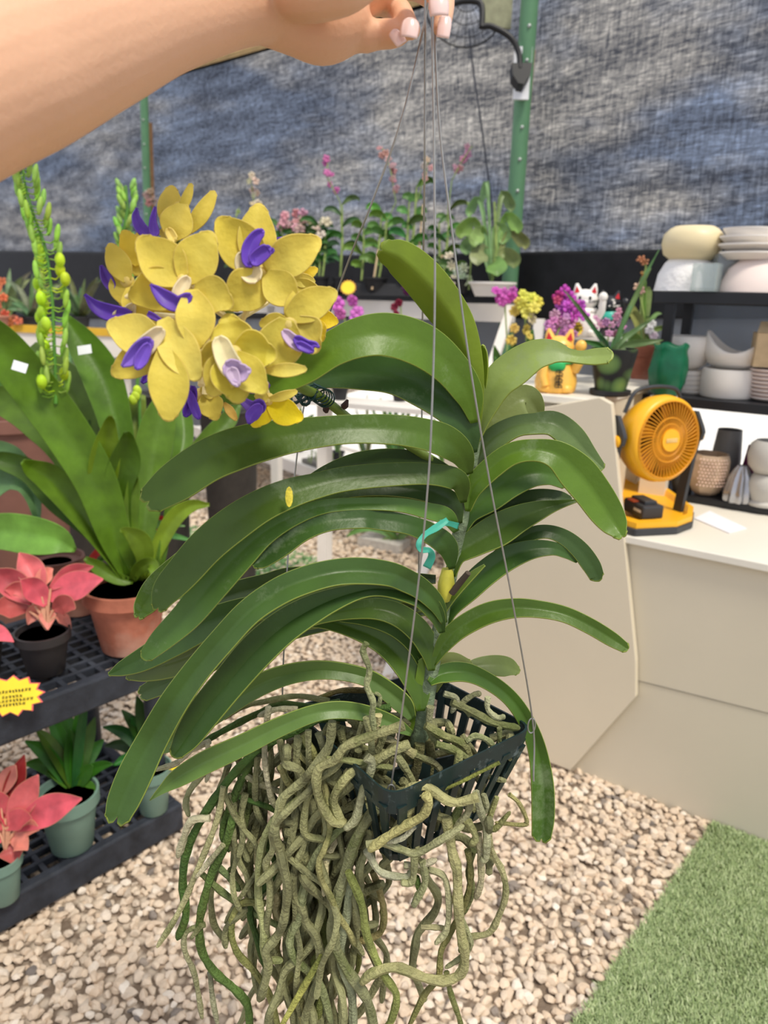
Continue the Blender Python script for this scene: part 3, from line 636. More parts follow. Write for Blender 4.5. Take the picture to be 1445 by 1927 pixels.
root([(745,1420),(765,1450),(785,1490)],7.5,(150,150,104),-.06)
root([(940,1435),(900,1455),(860,1475),(800,1500)],3.5,(120,124,60),-.065)
root([(700,1330),(740,1320),(720,1330)],4,(120,108,70),.02)
root([(600,1315),(640,1300),(690,1300),(705,1308)],6,(112,100,60),.04)
print('traced roots',nroot)
# filler: hanging mass, first 100 parts overall, the rest one 'stuff' part
def hang(x,y,dz,L,tox,r,meander=1.0):
    pts=[(x,y,dz)]; cx,cy,cz=x,y,dz; vx=random.uniform(-.6,.6); 
    while cy<L:
        vx=vx*.6+random.uniform(-.55,.55)*meander+(tox-cx)/420; st=random.uniform(26,48)
        cx+=vx*st; cy+=st*max(.25,1-abs(vx)*.35); cz+=random.uniform(-.010,.010); cz=max(-.08,min(.06,cz)); pts.append((cx,cy,cz))
        if len(pts)>22: break
    return pts
fill=[]
for i in range(64):
    x=random.uniform(520,735); y=random.uniform(1340,1480); L=random.choice((1660,1760,1860,1960,1990,1990)); tox=random.gauss(610,55)
    fill.append((hang(x,y,random.uniform(-.05,.04),L,tox,8,.8),random.uniform(6,9)))
for i in range(16):
    x=random.uniform(420,520); y=random.uniform(1400,1500); fill.append((hang(x,y,random.uniform(-.02,.04),random.choice((1600,1700,1850)),random.gauss(450,40),6,.7),random.uniform(5,7)))
def tang(xr,yr,n,r,zr,step=36):
    for i in range(n):
        x=random.uniform(*xr); y=random.uniform(*yr); a=random.uniform(0,6.28); pts=[(x,y,random.uniform(*zr))]
        for k in range(random.randint(3,6)):
            a+=random.uniform(-.9,.9); x+=step*math.cos(a); y+=step*.8*math.sin(a)
            x=min(max(x,xr[0]-20),xr[1]+20); y=min(max(y,yr[0]-20),yr[1]+30); pts.append((x,y,pts[-1][2]+random.uniform(-.012,.012)))
        fill.append((pts,random.uniform(6,9)))
tang((560,760),(1370,1560),34,8,(-.05,.03)); tang((720,940),(1380,1460),12,7,(.0,.03)); tang((740,900),(1520,1610),9,7,(-.05,-.02)); tang((590,700),(1560,1800),12,7,(-.04,.02))
while nroot<100: p=fill.pop(0); root(p[0],p[1])
rest=MB()
for pts,r in fill:
    c=catm([np.array(a) for a in pts],4); ph=random.uniform(0,9)
    rest.tube([P(a[0],a[1],DP(a[1])+a[2]) for a in c],[r*.72/F*(1+.1*math.sin(i+ph))*(.6 if i==len(c)-1 else 1) for i,a in enumerate(c)],6)
o=rest.build('root_mass',mat('old root',(132,132,92),.8,.35,40,bump=.5,bscale=300),oc); o['kind']='stuff'
# ---- flowers
def petmat():
    m=mat('yellow petal',(232,214,110),.55,.10,45,spec=.25,trans=.30,tcol=(1.1,1.0,.55),objcol=True,bump=.12,bscale=260)
    t=m.node_tree; b=[n for n in t.nodes if n.type=='BSDF_PRINCIPLED'][0]; src=b.inputs['Base Color'].links[0].from_socket
    at=N(t,'ShaderNodeAttribute'); at.attribute_name='edge'; m2=N(t,'ShaderNodeMath',operation='MULTIPLY'); m2.inputs[1].default_value=.3; t.links.new(at.outputs['Fac'],m2.inputs[0])
    mx2=N(t,'ShaderNodeMix',data_type='RGBA'); t.links.new(m2.outputs[0],mx2.inputs[0]); t.links.new(src,mx2.inputs[6]); mx2.inputs[7].default_value=lin((226,196,140))+(1,); t.links.new(mx2.outputs[2],b.inputs['Base Color']); return m
PM=petmat(); LIPM=mat('purple lip',(120,84,196),.45,.14,70,spec=.35,trans=.15,tcol=(.9,.8,1.1),objcol=True)
YC=[(232,216,100),(226,210,92),(236,222,110),(222,206,90)]; YB=(246,228,40)
def petal(fl,c,tip,w,d,dt=0,col=None,cup=.25,prof=(.32,.72,.98,1.0,.84,.5),name='petal',m=None):
    L=[];n=len(prof)
    bx=(tip[1]-c[1])*random.uniform(-.05,.05); by=-(tip[0]-c[0])*random.uniform(-.05,.05)
    for i,k in enumerate(prof):
        t=i/(n-1)*.90; s=math.sin(math.pi*t)
        L.append((c[0]+(tip[0]-c[0])*t+bx*s,c[1]+(tip[1]-c[1])*t+by*s,w*k,d+dt*t*t-.004*s))
    return ribbon(L,fold=.05,cup=cup,tilt=random.uniform(-.15,.15),per=4,wave=.03).build(name,m or PM,fl,color=col or random.choice(YC),solid=.0009)
def strip(fl,pts,d,name='lip',m=None,col=(112,76,190),fold=.3,solid=.0012,dd=0):
    pts=list(pts); a,b=pts[0],pts[1]; pts=[(a[0]-(b[0]-a[0])*.45,a[1]-(b[1]-a[1])*.45,a[2]*.35)]+pts; a,b=pts[-1],pts[-2]; pts=pts+[(a[0]+(a[0]-b[0])*.3,a[1]+(a[1]-b[1])*.3,a[2]*.55)]
    n=len(pts); return ribbon([(x,y,w,d+dd*i/(n-1)) for i,(x,y,w) in enumerate(pts)],fold=fold,cup=.35,per=5).build(name,m or LIPM,fl,color=col,solid=solid)
CR=(240,224,180)
def flower(c,d,petals,lips,col=True):
    b=P(c[0],c[1],d+.004)
    fl=MB().ball(b,.0052,10,6).build('flower',PM,oc,color=(238,218,130))
    for q in petals:
        tip,w=q[0],q[1]; kw=q[2] if len(q)>2 else {}
        petal(fl,kw.pop('c',c),tip,w,d+kw.pop('z',0),**kw)
    for pts,kw in lips:
        kw=dict(kw); strip(fl,pts,d+kw.pop('z',-.008),**kw)
    return fl
flower((345,530),.470,[((262,450),43,dict(z=.0,dt=.0)),((398,442),40,dict(z=.002)),((248,560),40,dict(z=.006,col=(228,210,84))),((366,655),36,dict(z=-.006,c=(360,545))),((430,572),36,dict(z=-.002,c=(365,545)))],
       [([(352,560,9),(335,572,14),(312,562,15),(293,545,8),(286,538,3)],{}),([(350,528,10),(340,545,13),(335,560,12)],dict(col=CR,z=-.004))])
flower((490,512),.490,[((412,414),42,dict(z=.003,col=(226,210,84))),((489,385),36,dict(z=.006)),((600,452),36,dict(z=.0,c=(500,510))),((556,570),33,dict(z=-.002,c=(500,515))),((430,575),40,dict(z=-.002,c=(495,515)))],
       [([(478,520,18),(463,500,20),(462,480,16)],dict(col=CR)),([(468,492,12),(470,468,14),(480,448,11),(490,438,8)],dict(z=-.011)),([(478,490,12),(492,478,13),(502,470,11)],dict(z=-.012)),([(498,478,4),(510,472,5)],dict(z=-.009))])
flower((305,640),.465,[((205,610),38,dict(z=.002)),((372,712),36,dict(z=-.002,c=(306,600))),((316,790),37,dict(z=-.004,c=(308,655))),((212,705),30,dict(z=.006)),((262,700),28,dict(z=.008))],
       [([(300,625,12),(285,640,16),(270,655,17)],dict(col=CR)),([(278,645,12),(262,660,15),(244,678,11),(234,686,5)],dict(z=-.012,col=(132,100,200))),([(276,655,9),(266,675,12),(260,688,8)],dict(z=-.013,col=(122,88,196)))])
flower((440,665),.460,[((430,598),40,dict(z=.010,cup=.5,col=(222,208,88))),((510,668),42,dict(z=.006,cup=.5,col=(224,212,80))),((376,690),36,dict(z=.006,cup=.5)),((448,748),44,dict(z=.002,cup=.4,col=(222,210,84))),((497,735),32,dict(z=.0,col=(228,214,90))),((398,740),34,dict(z=.004))],
       [([(415,645,16),(425,672,20),(438,695,20)],dict(col=(244,232,180),z=-.006)),([(430,690,16),(448,700,20),(462,698,12)],dict(col=(196,172,206),z=-.012)),([(436,700,12),(444,718,9)],dict(col=(206,184,208),z=-.012))])
flower((545,612),.480,[((632,550),30,dict(z=.004,c=(540,600))),((558,545),15,dict(z=.008)),((515,698),42,dict(z=-.002,cup=.4,c=(540,600),col=(212,198,84))),((592,655),38,dict(z=.003,cup=.5,c=(555,600),col=(224,210,100))),((580,694),13,dict(z=-.003,c=(500,698))),((490,610),20,dict(z=.006))],
       [([(538,628,9),(552,642,12),(568,650,12)],dict(col=(206,180,206))),([(560,640,9),(575,650,11),(592,648,5),(598,652,2)],dict(z=-.010)),([(565,650,8),(582,658,7)],dict(z=-.011))])
flower((325,435),.520,[((324,350),24,dict(z=.004)),((361,342),9,dict(z=.0,c=(335,405))),((406,356),15,dict(z=.002,c=(350,440))),((346,384),30,dict(z=-.004,c=(322,450))),((300,440),12,dict(z=.0))],
       [([(277,442,10),(263,425,10),(256,408,7),(257,396,3)],{}),([(290,436,9),(288,415,6),(291,396,3)],{}),([(318,435,8),(325,448,9)],dict(col=(240,218,120),z=-.008))])
flower((240,530),.500,[((206,458),22,dict(z=.0,c=(240,530))),((232,434),22,dict(z=.008,c=(262,500),col=(232,210,70))),((238,575),24,dict(z=.004,c=(222,510))),((262,440),26,dict(z=.012,c=(262,520))),((264,600),26,dict(z=-.002,c=(245,540)))],
       [([(248,578,8),(238,592,13),(222,594,12)],dict(col=CR)),([(235,590,10),(205,588,15),(180,576,11),(165,560,4)],dict(z=-.010,col=(96,60,176))),([(209,538,9),(200,522,10),(193,506,5)],dict(z=.0,col=(104,70,180)))])
flower((505,752),.545,[((562,735),9,dict(z=.0)),((478,800),24,dict(z=.004,c=(500,752),col=YB)),((566,786),25,dict(z=.002,c=(505,760),col=YB)),((480,745),12,{})],
       [([(492,762,12),(478,768,13),(462,758,8),(440,740,5),(432,732,3)],dict(col=(112,78,178))),([(486,768,10),(474,782,12),(470,792,6)],dict(z=-.010)),([(500,725,8),(486,732,8),(472,735,5)],dict(z=-.012,col=(90,50,150)))])
flower((380,742),.540,[((406,786),24,dict(c=(388,740))),((350,770),16,dict(z=.006)),((446,792),8,dict(c=(422,758),col=(214,180,90))),((400,730),16,{})],
       [([(362,735,8),(360,755,9),(352,775,8)],dict(col=(92,54,168))),([(358,745,7),(366,768,8),(372,782,6)],dict(col=(98,60,176),z=-.010))])
flower((590,600),.560,[((634,606),17,dict(col=(236,212,50))),((606,640),18,dict(col=(232,208,60))),((570,585),14,{})],[])
flower((550,530),.560,[((598,505),12,dict(col=(230,206,60))),((592,530),13,{}),((606,556),16,{}),((575,500),10,{})],[([(512,462,4),(522,456,7),(530,450,4)],dict(z=-.004))])
flower((290,592),.560,[((250,585),16,{}),((335,600),20,dict(col=(232,208,70))),((300,620),16,{}),((335,630),18,{})],[([(258,590,4),(280,592,6),(300,602,4)],dict(z=-.012)),([(290,690,6),(280,705,8),(271,716,5)],dict(z=.01,col=(86,48,160)))])
# flower spike, pedicels, buds
spm=mat('flower spike',(112,134,52),.5,.2,50)
MB().tube(catm([P(*p) for p in ((868,900,.70),(780,845,.69),(720,810,.68),(665,792,.66),(640,775,.645),(600,745,.63),(560,725,.60),(500,670,.56),(445,610,.53),(400,560,.52),(360,500,.52),(335,460,.53))]),.0042,10).build('flower_spike',spm,oc)
pdm=mat('pedicel',(226,208,150),.5,.1,60)
for a,b,z in (((445,610),(355,535),.48),((470,640),(520,598),.50),((450,615),(490,520),.51),((400,560),(325,440),.53),((440,620),(440,668),.48),((378,600),(378,725),.50),((400,580),(310,645),.48),((380,540),(245,532),.52),((470,640),(506,750),.55),((395,590),(385,742),.53),((500,600),(560,598),.53),((470,640),(588,600),.555),((450,600),(548,530),.555),((400,590),(292,592),.555)):
    m=MB().tube([P(a[0],a[1],.53),P((a[0]+b[0])/2,(a[1]+b[1])/2+6,(.53+z)/2),P(b[0],b[1],z+.004)],.0022,7); m.build('pedicel',pdm,oc)
MB().tube([P(235,559,.485),P(250,556,.485),P(268,557,.485),P(284,560,.485)],[.001,.0034,.003,.001],9).build('bud',pdm,oc)
for a in ((612,765),(646,758)): MB().tube([P(a[0],a[1]+8,.64),P(a[0]+4,a[1]+4,.638),P(a[0]+(8 if a[0]>630 else -8),a[1]-6,.638)],[.003,.003,.001],6).build('dry_bract',mat('dry bract',(70,48,44),.8),oc)
# ---- ties (tied on: things of their own)
teal=mat('teal ribbon',(72,178,154),.5,.06,60,trans=.2)
m=ribbon([(842,978,5,.60),(822,992,7,.595),(800,1006,5,.585),(789,1022,6,.58),(793,1034,6,.58),(808,1036,5,.58),(812,1048,7,.585),(803,1068,8,.59)],fold=.2,tipround=False)
m=ribbon([(862,990,6,.655),(845,985,5,.64),(828,984,6,.61)],fold=.1,tipround=False,mb=m)
o=m.build('ribbon_tie',teal,solid=.0008); tag(o,'teal ribbon tie knotted around the orchid stem and a basket wire','ribbon')
m=MB()
dk=mat('dark twist tie',(20,54,50),.3,.1,60)
for k in range(5):
    c=P(592+k*5,738+k*3,.628); m.tube([c+ (rt*math.cos(t)*.008+up*math.sin(t)*.007+fw*.004*math.sin(t+k)) for t in np.linspace(0,6.28,14)],.0007,5)
for x,y in ((556,748),(568,744),(574,752),(562,736),(584,742)): m.tube([P(x,y,.62)+rt*.004*math.cos(t)+up*.0045*math.sin(t) for t in np.linspace(0,6.28,10)],.0016,6)
m.tube([P(598,738,.62),P(580,735,.622),P(560,730,.62)],.001,5); m.tube([P(620,735,.62),P(600,728,.62),P(590,722,.622)],.001,5)
o=m.build('twist_tie',dk); tag(o,'dark green twist tie coiled around the flower spike','twist tie')
# ================================================================= THE ARM
skin=mat('skin',(226,178,144),.5,.05,9,spec=.35,bump=.08,bscale=300)
def sk(nt,b):
    b.inputs['Subsurface Weight'].default_value=.12; b.inputs['Subsurface Radius'].default_value=(.9,.35,.2); b.inputs['Subsurface Scale'].default_value=.008
tweak(skin,sk)
sh=P(-160,190,.36)
pn=thing('person','bare forearm and hand reaching in from the upper left, holding the basket wires','person',sh)
arm=MB()
def chain(pts,seg=18,per=5):
    q=catm([np.array(p,float) for p in pts],per); P3=[P(a[0],a[1],a[3]) for a in q]; R=[a[2]*a[3]/F for a in q]
    d0=(P3[0]-P3[1]); d0/=np.linalg.norm(d0); d1=(P3[-1]-P3[-2]); d1/=np.linalg.norm(d1)
    P3=[P3[0]+d0*R[0]*.7]+P3+[P3[-1]+d1*R[-1]*.45,P3[-1]+d1*R[-1]*.75]; R=[R[0]*.6]+R+[R[-1]*.82,R[-1]*.45]
    arm.tube(P3,R,seg)
chain([(-260,240,182,.34),(-70,149,172,.37),(20,118,160,.39),(111,80,147,.41),(200,52,128,.43),(290,26,107,.45),(370,12,90,.47),(440,2,78,.485),(500,0,72,.50),(540,2,74,.51)],28)
chain([(500,10,66,.505),(560,32,66,.515),(608,46,68,.52),(650,40,58,.525)],20)     # palm heel
chain([(540,-28,60,.49),(600,-34,66,.466),(650,-34,54,.462),(715,-52,34,.475),(780,-45,27,.50),(812,-25,23,.505),(824,-2,19,.505)],18)   # thumb mound and thumb
chain([(600,-20,70,.52),(680,-30,60,.53),(740,-50,40,.54)],16)
chain([(625,72,38,.525),(668,68,29,.527),(690,66,30,.528),(712,65,26,.53),(738,64,25,.526),(752,66,19,.52)],14)      # little finger
chain([(660,14,26,.56),(710,2,25,.56),(748,18,23,.545),(766,46,20,.522),(776,58,17,.516)],14)      # ring finger
chain([(670,-30,30,.57),(730,-34,27,.58),(785,-24,24,.575),(812,-4,20,.56)],14)                          # middle finger
chain([(700,-60,30,.54),(780,-62,26,.55),(826,-40,23,.55),(836,-2,20,.54),(834,34,18,.53),(829,55,15,.525)],14)   # index finger
o=arm.build('arm',skin,pn)
md=o.modifiers.new('remesh','REMESH'); md.mode='VOXEL'; md.voxel_size=.0016; md.use_smooth_shade=True
md=o.modifiers.new('smooth','SMOOTH'); md.iterations=4; md.factor=.5
nail=mat('pale polished nail',(240,208,200),.18,.03,40,spec=.6,coat=.5)
def nl(x,y,d,w,h,ang,yaw=0):
    R=np.stack([rt,up,-fw],1)@rotz(ang)@rotx(yaw); V=[];Fc=[]
    nu,nv=8,8
    for j in range(nv+1):
        for i in range(nu+1):
            u=-1+2*i/nu; v=-1+2*j/nv; ww=w*(1-.10*max(0,v)**2-.18*max(0,-v)**3); yy=h*v*(1-.12*u*u*(1 if v>0 else .8)); V.append(P(x,y,d)+R@np.array([u*ww,yy,-.42*w*u*u-.12*h*v*v]))
    Fc=[(j*(nu+1)+i,j*(nu+1)+i+1,(j+1)*(nu+1)+i+1,(j+1)*(nu+1)+i) for j in range(nv) for i in range(nu)]
    MB().add(V,Fc).build('nail',nail,pn,solid=.0007)
nl(771,50,.5015,.0062,.0066,3.0); nl(748,68,.509,.0042,.0058,-2.5); nl(826,4,.492,.0066,.008,3.2); nl(836,48,.512,.0046,.0078,3.0)
# ================================================================= LEFT: RACK AND POTS
LF=mat('foliage',(90,140,50),.42,.18,18,spec=.4,trans=.28,objcol=True,bump=.1,bscale=90)
def gl(parent,pts,d,col,fold=.3,tilt=None,tipround=False,m=None,name='leaf',per=5,cup=.1,wave=0):
    q=[(p[0],p[1],p[2],(p[3] if len(p)>3 else d)) for p in pts]
    return ribbon(q,fold=fold,tilt=random.uniform(-.5,.5) if tilt is None else tilt,per=per,tipround=tipround,cup=cup,wave=wave).build(name,m or LF,parent,color=col,solid=.0012)
def jit(c,a=14): return tuple(max(0,min(255,v+random.uniform(-a,a))) for v in c)
def fan(parent,b,tips,d,col,w,arch=.25,prof=(.45,.9,1,.75,.12),dz=.05,name='leaf',m=None,fold=.3):
    for tp in tips:
        ww=tp[2] if len(tp)>2 else w; dx=tp[0]-b[0]; dy=tp[1]-b[1]; L=math.hypot(dx,dy); e=random.uniform(-dz,dz); pts=[]
        bx=b[0]+random.uniform(-.12,.12)*ww*3
        for i,k in enumerate(prof):
            t=i/(len(prof)-1); pts.append((bx+dx*t,b[1]+dy*t-arch*abs(dx)*math.sin(math.pi*t)*.6-arch*.15*L*math.sin(math.pi*t),ww*k,d+e*t))
        gl(parent,pts,d,jit(col),name=name,m=m,fold=fold)
rP0=onz(346,1541,.05); rP1=onz(0,1737,.05); rf=(rP1-rP0)/np.linalg.norm(rP1-rP0); rb=np.array([-rf[1],rf[0],0]); 
if rb[1]<0: rb=-rb
rackm=mat('black rack plastic',(44,48,56),.55,.3,22,spec=.4,bump=.2)
rack=thing('plant_rack','two-tier black plastic grid rack holding the pink and green potted plants','rack',(rP0+rP1)/2*np.array([1,1,0]))
RL,RW=1.1,.46
def rp(s,o,z): return rP0*np.array([1,1,0])+rf*s+rb*o+np.array([0,0,z])
def tier(z0,z1,name):
    m=MB(); t=.03
    for (a,b,c,d_) in ((0,RL,0,t),(0,RL,RW-t,RW),(0,t,t,RW-t),(RL-t,RL,t,RW-t)):
        m.prism([rp(a,c,z0),rp(b,c,z0),rp(b,d_,z0),rp(a,d_,z0)],(0,0,z1-z0))
    m.build('shelf_frame',rackm,rack,smooth=False,bevel=.006)
    g=MB(); zz=z1-.022
    for k in range(1,22): s=t+(RL-2*t)*k/22; g.prism([rp(s-.006,t,zz),rp(s+.006,t,zz),rp(s+.006,RW-t,zz),rp(s-.006,RW-t,zz)],(0,0,.018))
    for k in range(1,10): o_=t+(RW-2*t)*k/10; g.prism([rp(t,o_-.006,zz+.001),rp(RL-t,o_-.006,zz+.001),rp(RL-t,o_+.006,zz+.001),rp(t,o_+.006,zz+.001)],(0,0,.018))
    g.build('shelf_grid',rackm,rack,smooth=False)
RZ=.56; RZ0=.10
tier(.02,RZ0,'a'); tier(RZ-.075,RZ,'b')
for s,o_ in ((.04,.05),(.04,RW-.05),(RL-.05,.05),(RL-.05,RW-.05)): MB().tube([rp(s,o_,0),rp(s,o_,RZ-.06)],.022,14).build('post',rackm,rack)
soil=mat('potting bark',(70,52,38),.95,.5,90,bump=.9,bscale=120)
def potat(x,ybase,z,wtop,h,m,name,parent=None,rimh=.2,taper=.72,rim=1.08,lab=None,soilz=.9,sq=1):
    """pot whose foot centre shows at photo point x,ybase on height z"""
    c=onz(x,ybase,z); d=proj(c)[2]; r=wtop/2*d/F; H=h*d/F
    p=MB().lathe([(0,0),(r*taper*.9,0),(r*taper,.004),(r*.96,H*(1-rimh)),(r*rim,H*(1-rimh)+.001),(r*rim,H),(r*(rim-.09),H),(r*(rim-.13),H*soilz-.002),(0,H*soilz-.004)],36,c)
    return c,d,r,H,p
terra=mat('terracotta',(172,106,84),.8,.22,14,bump=.15,spec=.2)
# strap-leaved plant in terracotta
def tm(nt,b):
    tc=[n for n in nt.nodes if n.type=='TEX_COORD'][0]; no=N(nt,'ShaderNodeTexNoise',Scale=6.0,Detail=5.0); nt.links.new(tc.outputs['Object'],no.inputs['Vector']); rpn=N(nt,'ShaderNodeValToRGB'); rpn.color_ramp.elements[0].position=.52; rpn.color_ramp.elements[1].position=.68; rpn.color_ramp.elements[0].color=(0,0,0,1); rpn.color_ramp.elements[1].color=(.55,.55,.55,1); nt.links.new(no.outputs[0],rpn.inputs[0])
    src=b.inputs['Base Color'].links[0].from_socket; mxn=N(nt,'ShaderNodeMix',data_type='RGBA'); nt.links.new(rpn.outputs[0],mxn.inputs[0]); nt.links.new(src,mxn.inputs[6]); mxn.inputs[7].default_value=lin((200,170,150))+(1,); nt.links.new(mxn.outputs[2],b.inputs['Base Color'])
tweak(terra,tm)
c,d,r,H,p=potat(246,1216,RZ,142,125,terra,'pot')
t=thing('strap_leaf_plant','tall broad-leaved plant with a green bud spike in a terracotta pot on the rack','potted plant',c)
p.build('pot',terra,t); MB().lathe([(0,H*.9),(r*.9,H*.9)],24,c).build('soil',soil,t)
SL=[([(240,1088,10),(215,1010,28),(180,905,38),(120,805,42),(50,712,42),(0,650,38),(-50,600,26)],(92,146,40),-.25),
([(245,1088,9),(240,980,20),(232,880,24),(215,785,31),(190,705,36),(155,645,28),(122,596,8)],(84,138,40),.0),
([(238,1088,8),(205,1000,16),(192,930,24),(198,860,27),(206,800,12),(208,782,3)],(112,160,46),-.12),
([(246,1088,8),(228,980,18),(222,920,26),(236,868,28),(240,828,14),(238,812,5)],(76,126,34),-.10),
([(236,1090,8),(205,1040,14),(150,965,22),(100,905,27),(62,882,18),(42,868,5)],(96,148,44),-.15),
([(238,1092,8),(180,1010,14),(110,945,22),(60,890,22),(10,868,18),(-30,862,8)],(80,130,44),-.05),
([(262,1088,8),(275,960,26),(286,860,34),(300,790,30),(308,744,12)],(96,148,58),.05),
([(255,1085,8),(256,960,20),(246,860,28),(252,790,24),(266,742,8)],(120,160,90),.08),
([(275,1090,7),(300,1025,14),(328,975,16),(360,952,12),(394,950,3)],(128,176,60),.0),
([(262,1092,7),(272,1050,16),(262,1018,20),(238,1000,9),(226,998,3)],(110,156,56),-.1),
([(250,1096,6),(220,1088,12),(185,1068,13),(160,1050,4)],(96,146,52),-.05),
([(248,1094,6),(262,1070,12),(285,1062,12),(295,1090,6)],(104,150,56),-.08),
([(240,1080,8),(160,880,22),(150,790,34),(130,730,36),(100,690,26),(60,650,10)],(104,150,74),.10),
([(300,1080,6),(330,900,12),(346,820,18),(340,760,14),(335,735,4)],(88,140,56),.15),
([(290,1085,6),(345,890,10),(380,840,17),(425,795,18),(452,758,4)],(92,142,60),.12),
([(225,1085,8),(190,1000,12),(175,930,16),(178,850,14),(172,790,5)],(70,118,40),.06),
([(232,1090,8),(130,880,18),(70,800,28),(20,760,30),(-40,745,20)],(86,134,44),.08),
([(252,1092,6),(255,1040,10),(245,980,14),(250,920,12),(252,880,4)],(100,150,50),-.03)]
for pts,col,dz in SL: n=len(pts); col=(int(col[0]*1.0),int(col[1]*.88),int(col[2]*.62)); gl(t,[(a[0],a[1],a[2],d+dz*i/(n-1)) for i,a in enumerate(pts)],d,col,cup=.2,tilt=.1,fold=.25)
# label bits on leaves
wt=mat('white plastic label',(238,240,242),.5,.02)
for x,y,dd,a,ln in ((37,690,d-.22,-.3,'on the big left leaf'),(159,658,d-.05,.15,'on the leaf beside the bud spike')):
    R=np.stack([rt,up,-fw],1)@rotz(a); q=[P(x,y,dd-.02)+R@np.array(v) for v in ((-.017,-.011,0),(.017,-.011,0),(.017,.011,0),(-.017,.011,0))]
    o=MB().prism(q,fw*.001).build('plant_label',wt,smooth=False); tag(o,'small white label stuck '+ln,'label')
# bud spike
spk=catm([(105,760),(105,730),(102,650),(98,560),(86,470),(62,400),(46,340),(42,290)],10)
ds=d-.12; MB().tube([P(a[0],a[1],ds) for a in spk],[.0052-.003*i/len(spk) for i in range(len(spk))],8).build('flower_spike',mat('spike green',(74,126,34),.5),t)
bm_=mat('spike bud',(168,200,80),.5,.15,60,trans=.2,objcol=True)
for i in range(8,len(spk),1):
    for sd in (-1,1):
        if i%2 and sd>0: continue
        a=spk[i]; f=i/len(spk); L=(30-14*f)*random.uniform(.6,1.2); ang=random.uniform(-.5,.6); e=random.uniform(-.035,.035)
        tx=a[0]+sd*L*math.cos(ang); ty=a[1]-L*.25; m=MB().tube([P(a[0],a[1],ds),P(a[0]+sd*L*.55,a[1]+3,ds+e),P(tx,ty,ds+e*2)],.0018,5)
        if f<.55 and random.random()<.42: m.ball(P(tx,ty-10,ds+e*2),(.012,.012,.017),10,7); cc=(196,222,40)
        else:
            b2=MB(); c0=P(tx,ty-9,ds+e*2); R=frame_to(P(tx+sd*3,ty-22,ds)-P(tx,ty,ds),fw); m.ball(c0,(.007,.007,.023),8,6,R=R); cc=(150,190,70)
        if random.random()<.5: m.tube([P(a[0],a[1]+4,ds),P(a[0]+sd*L*.4,a[1]+9,ds-.01),P(a[0]+sd*L*.8,a[1]+6,ds-.01)],.0016,5)
        m.build('bud',bm_,t,color=jit(cc,12))
MB().tube([P(262,900,d+.05),P(264,820,d+.05),P(262,735,d+.05)],.004,6).build('flower_stem',mat('spike green',(0,0,0)),t)
for x,y in ((255,745),(250,752),(258,735)): MB().ball(P(x,y,d+.03),(.012,.008,.014),8,6).build('bud',bm_,t,color=(200,224,60))
# small bud spike behind the flowers
t2=thing('bud_spike_plant','green bud spike rising behind the yellow flowers by the left post','plant',onz(250,930,.75))
sp2=[(262,640),(240,520),(232,440),(240,395),(236,350)]
MB().tube([onz(250,930,.75)]+[P(a[0],a[1],2.6) for a in sp2],.006,6).build('flower_stem',mat('spike green',(0,0,0)),t2)
for i,a in enumerate(catm(sp2,6)):
    for sd in (-1,1): MB().ball(P(a[0]+sd*random.uniform(3,16),a[1]-4,2.6+random.uniform(-.03,.03)),(.009,.009,.022),8,6,R=frame_to(up+sd*.4*rt,fw)).build('bud',bm_,t2,color=jit((150,190,84),14))
# ---- pink aglaonemas
pkm=mat('pink leaf',(222,92,112),.45,.22,22,spec=.4,trans=.2,objcol=True,tcol=(1.2,.8,.8))
def pme(nt,b):
    src=b.inputs['Base Color'].links[0].from_socket; at=N(nt,'ShaderNodeAttribute'); at.attribute_name='edge'; m2=N(nt,'ShaderNodeMath',operation='MULTIPLY'); m2.inputs[1].default_value=.6; nt.links.new(at.outputs['Fac'],m2.inputs[0]); mx2=N(nt,'ShaderNodeMix',data_type='RGBA'); nt.links.new(m2.outputs[0],mx2.inputs[0]); nt.links.new(src,mx2.inputs[6]); mx2.inputs[7].default_value=lin((206,160,120))+(1,); nt.links.new(mx2.outputs[2],b.inputs['Base Color'])
tweak(pkm,pme)
def pink(t,b,tips,d):
    for (sx,sy,tx,ty,w,col) in tips:
        n=6; e=random.uniform(-.06,.04); pts=[]
        for i,k in enumerate((.25,.75,1,.92,.55,.05)):
            s=i/5; pts.append((sx+(tx-sx)*s,sy+(ty-sy)*s-8*math.sin(math.pi*s),w*k,d+e*s))
        MB().tube([P(b[0],b[1],d),P((b[0]+sx)/2,(b[1]+sy)/2-6,d),P(sx,sy,d)],.003,6).build('leaf_stalk',mat('stalk',(206,150,120),.6),t)
        gl(t,pts,d,col,m=pkm,fold=.35,cup=.15,wave=.04)
plb=mat('black plastic pot',(48,44,44),.5,.1,20,spec=.4); plg=mat('grey green plastic pot',(112,140,126),.45,.08,12,spec=.4)
K1=(222,100,114);K2=(204,92,100);K3=(224,140,124);K4=(176,84,80);K5=(216,110,112)
c,d,r,H,p=potat(88,1263,RZ,92,84,plb,'pot')
t=thing('pink_aglaonema','pink-leaved plant in a black pot on the upper rack shelf','potted plant',c); p.build('pot',plb,t); MB().lathe([(0,H*.9),(r*.9,H*.9)],24,c).build('soil',soil,t)
pink(t,(88,1185),[(92,1128,194,1090,27,K1),(95,1108,176,1066,17,K2),(78,1118,36,1040,24,K5),(88,1140,38,1092,22,K1),(62,1135,-20,1074,26,K2),(52,1148,-16,1150,22,K4),(78,1148,52,1176,15,K3),(88,1150,90,1186,15,K3),(100,1148,142,1146,20,K4),(104,1160,134,1184,11,K3),(70,1110,100,1070,14,K3),(60,1130,8,1110,18,K5)],d-.03)
c2=onz(-30,1290,RZ); MB()
t=thing('pink_aglaonema','pink-leaved plant cut by the photo edge, its leaf tip left of the black pot','potted plant',c2)
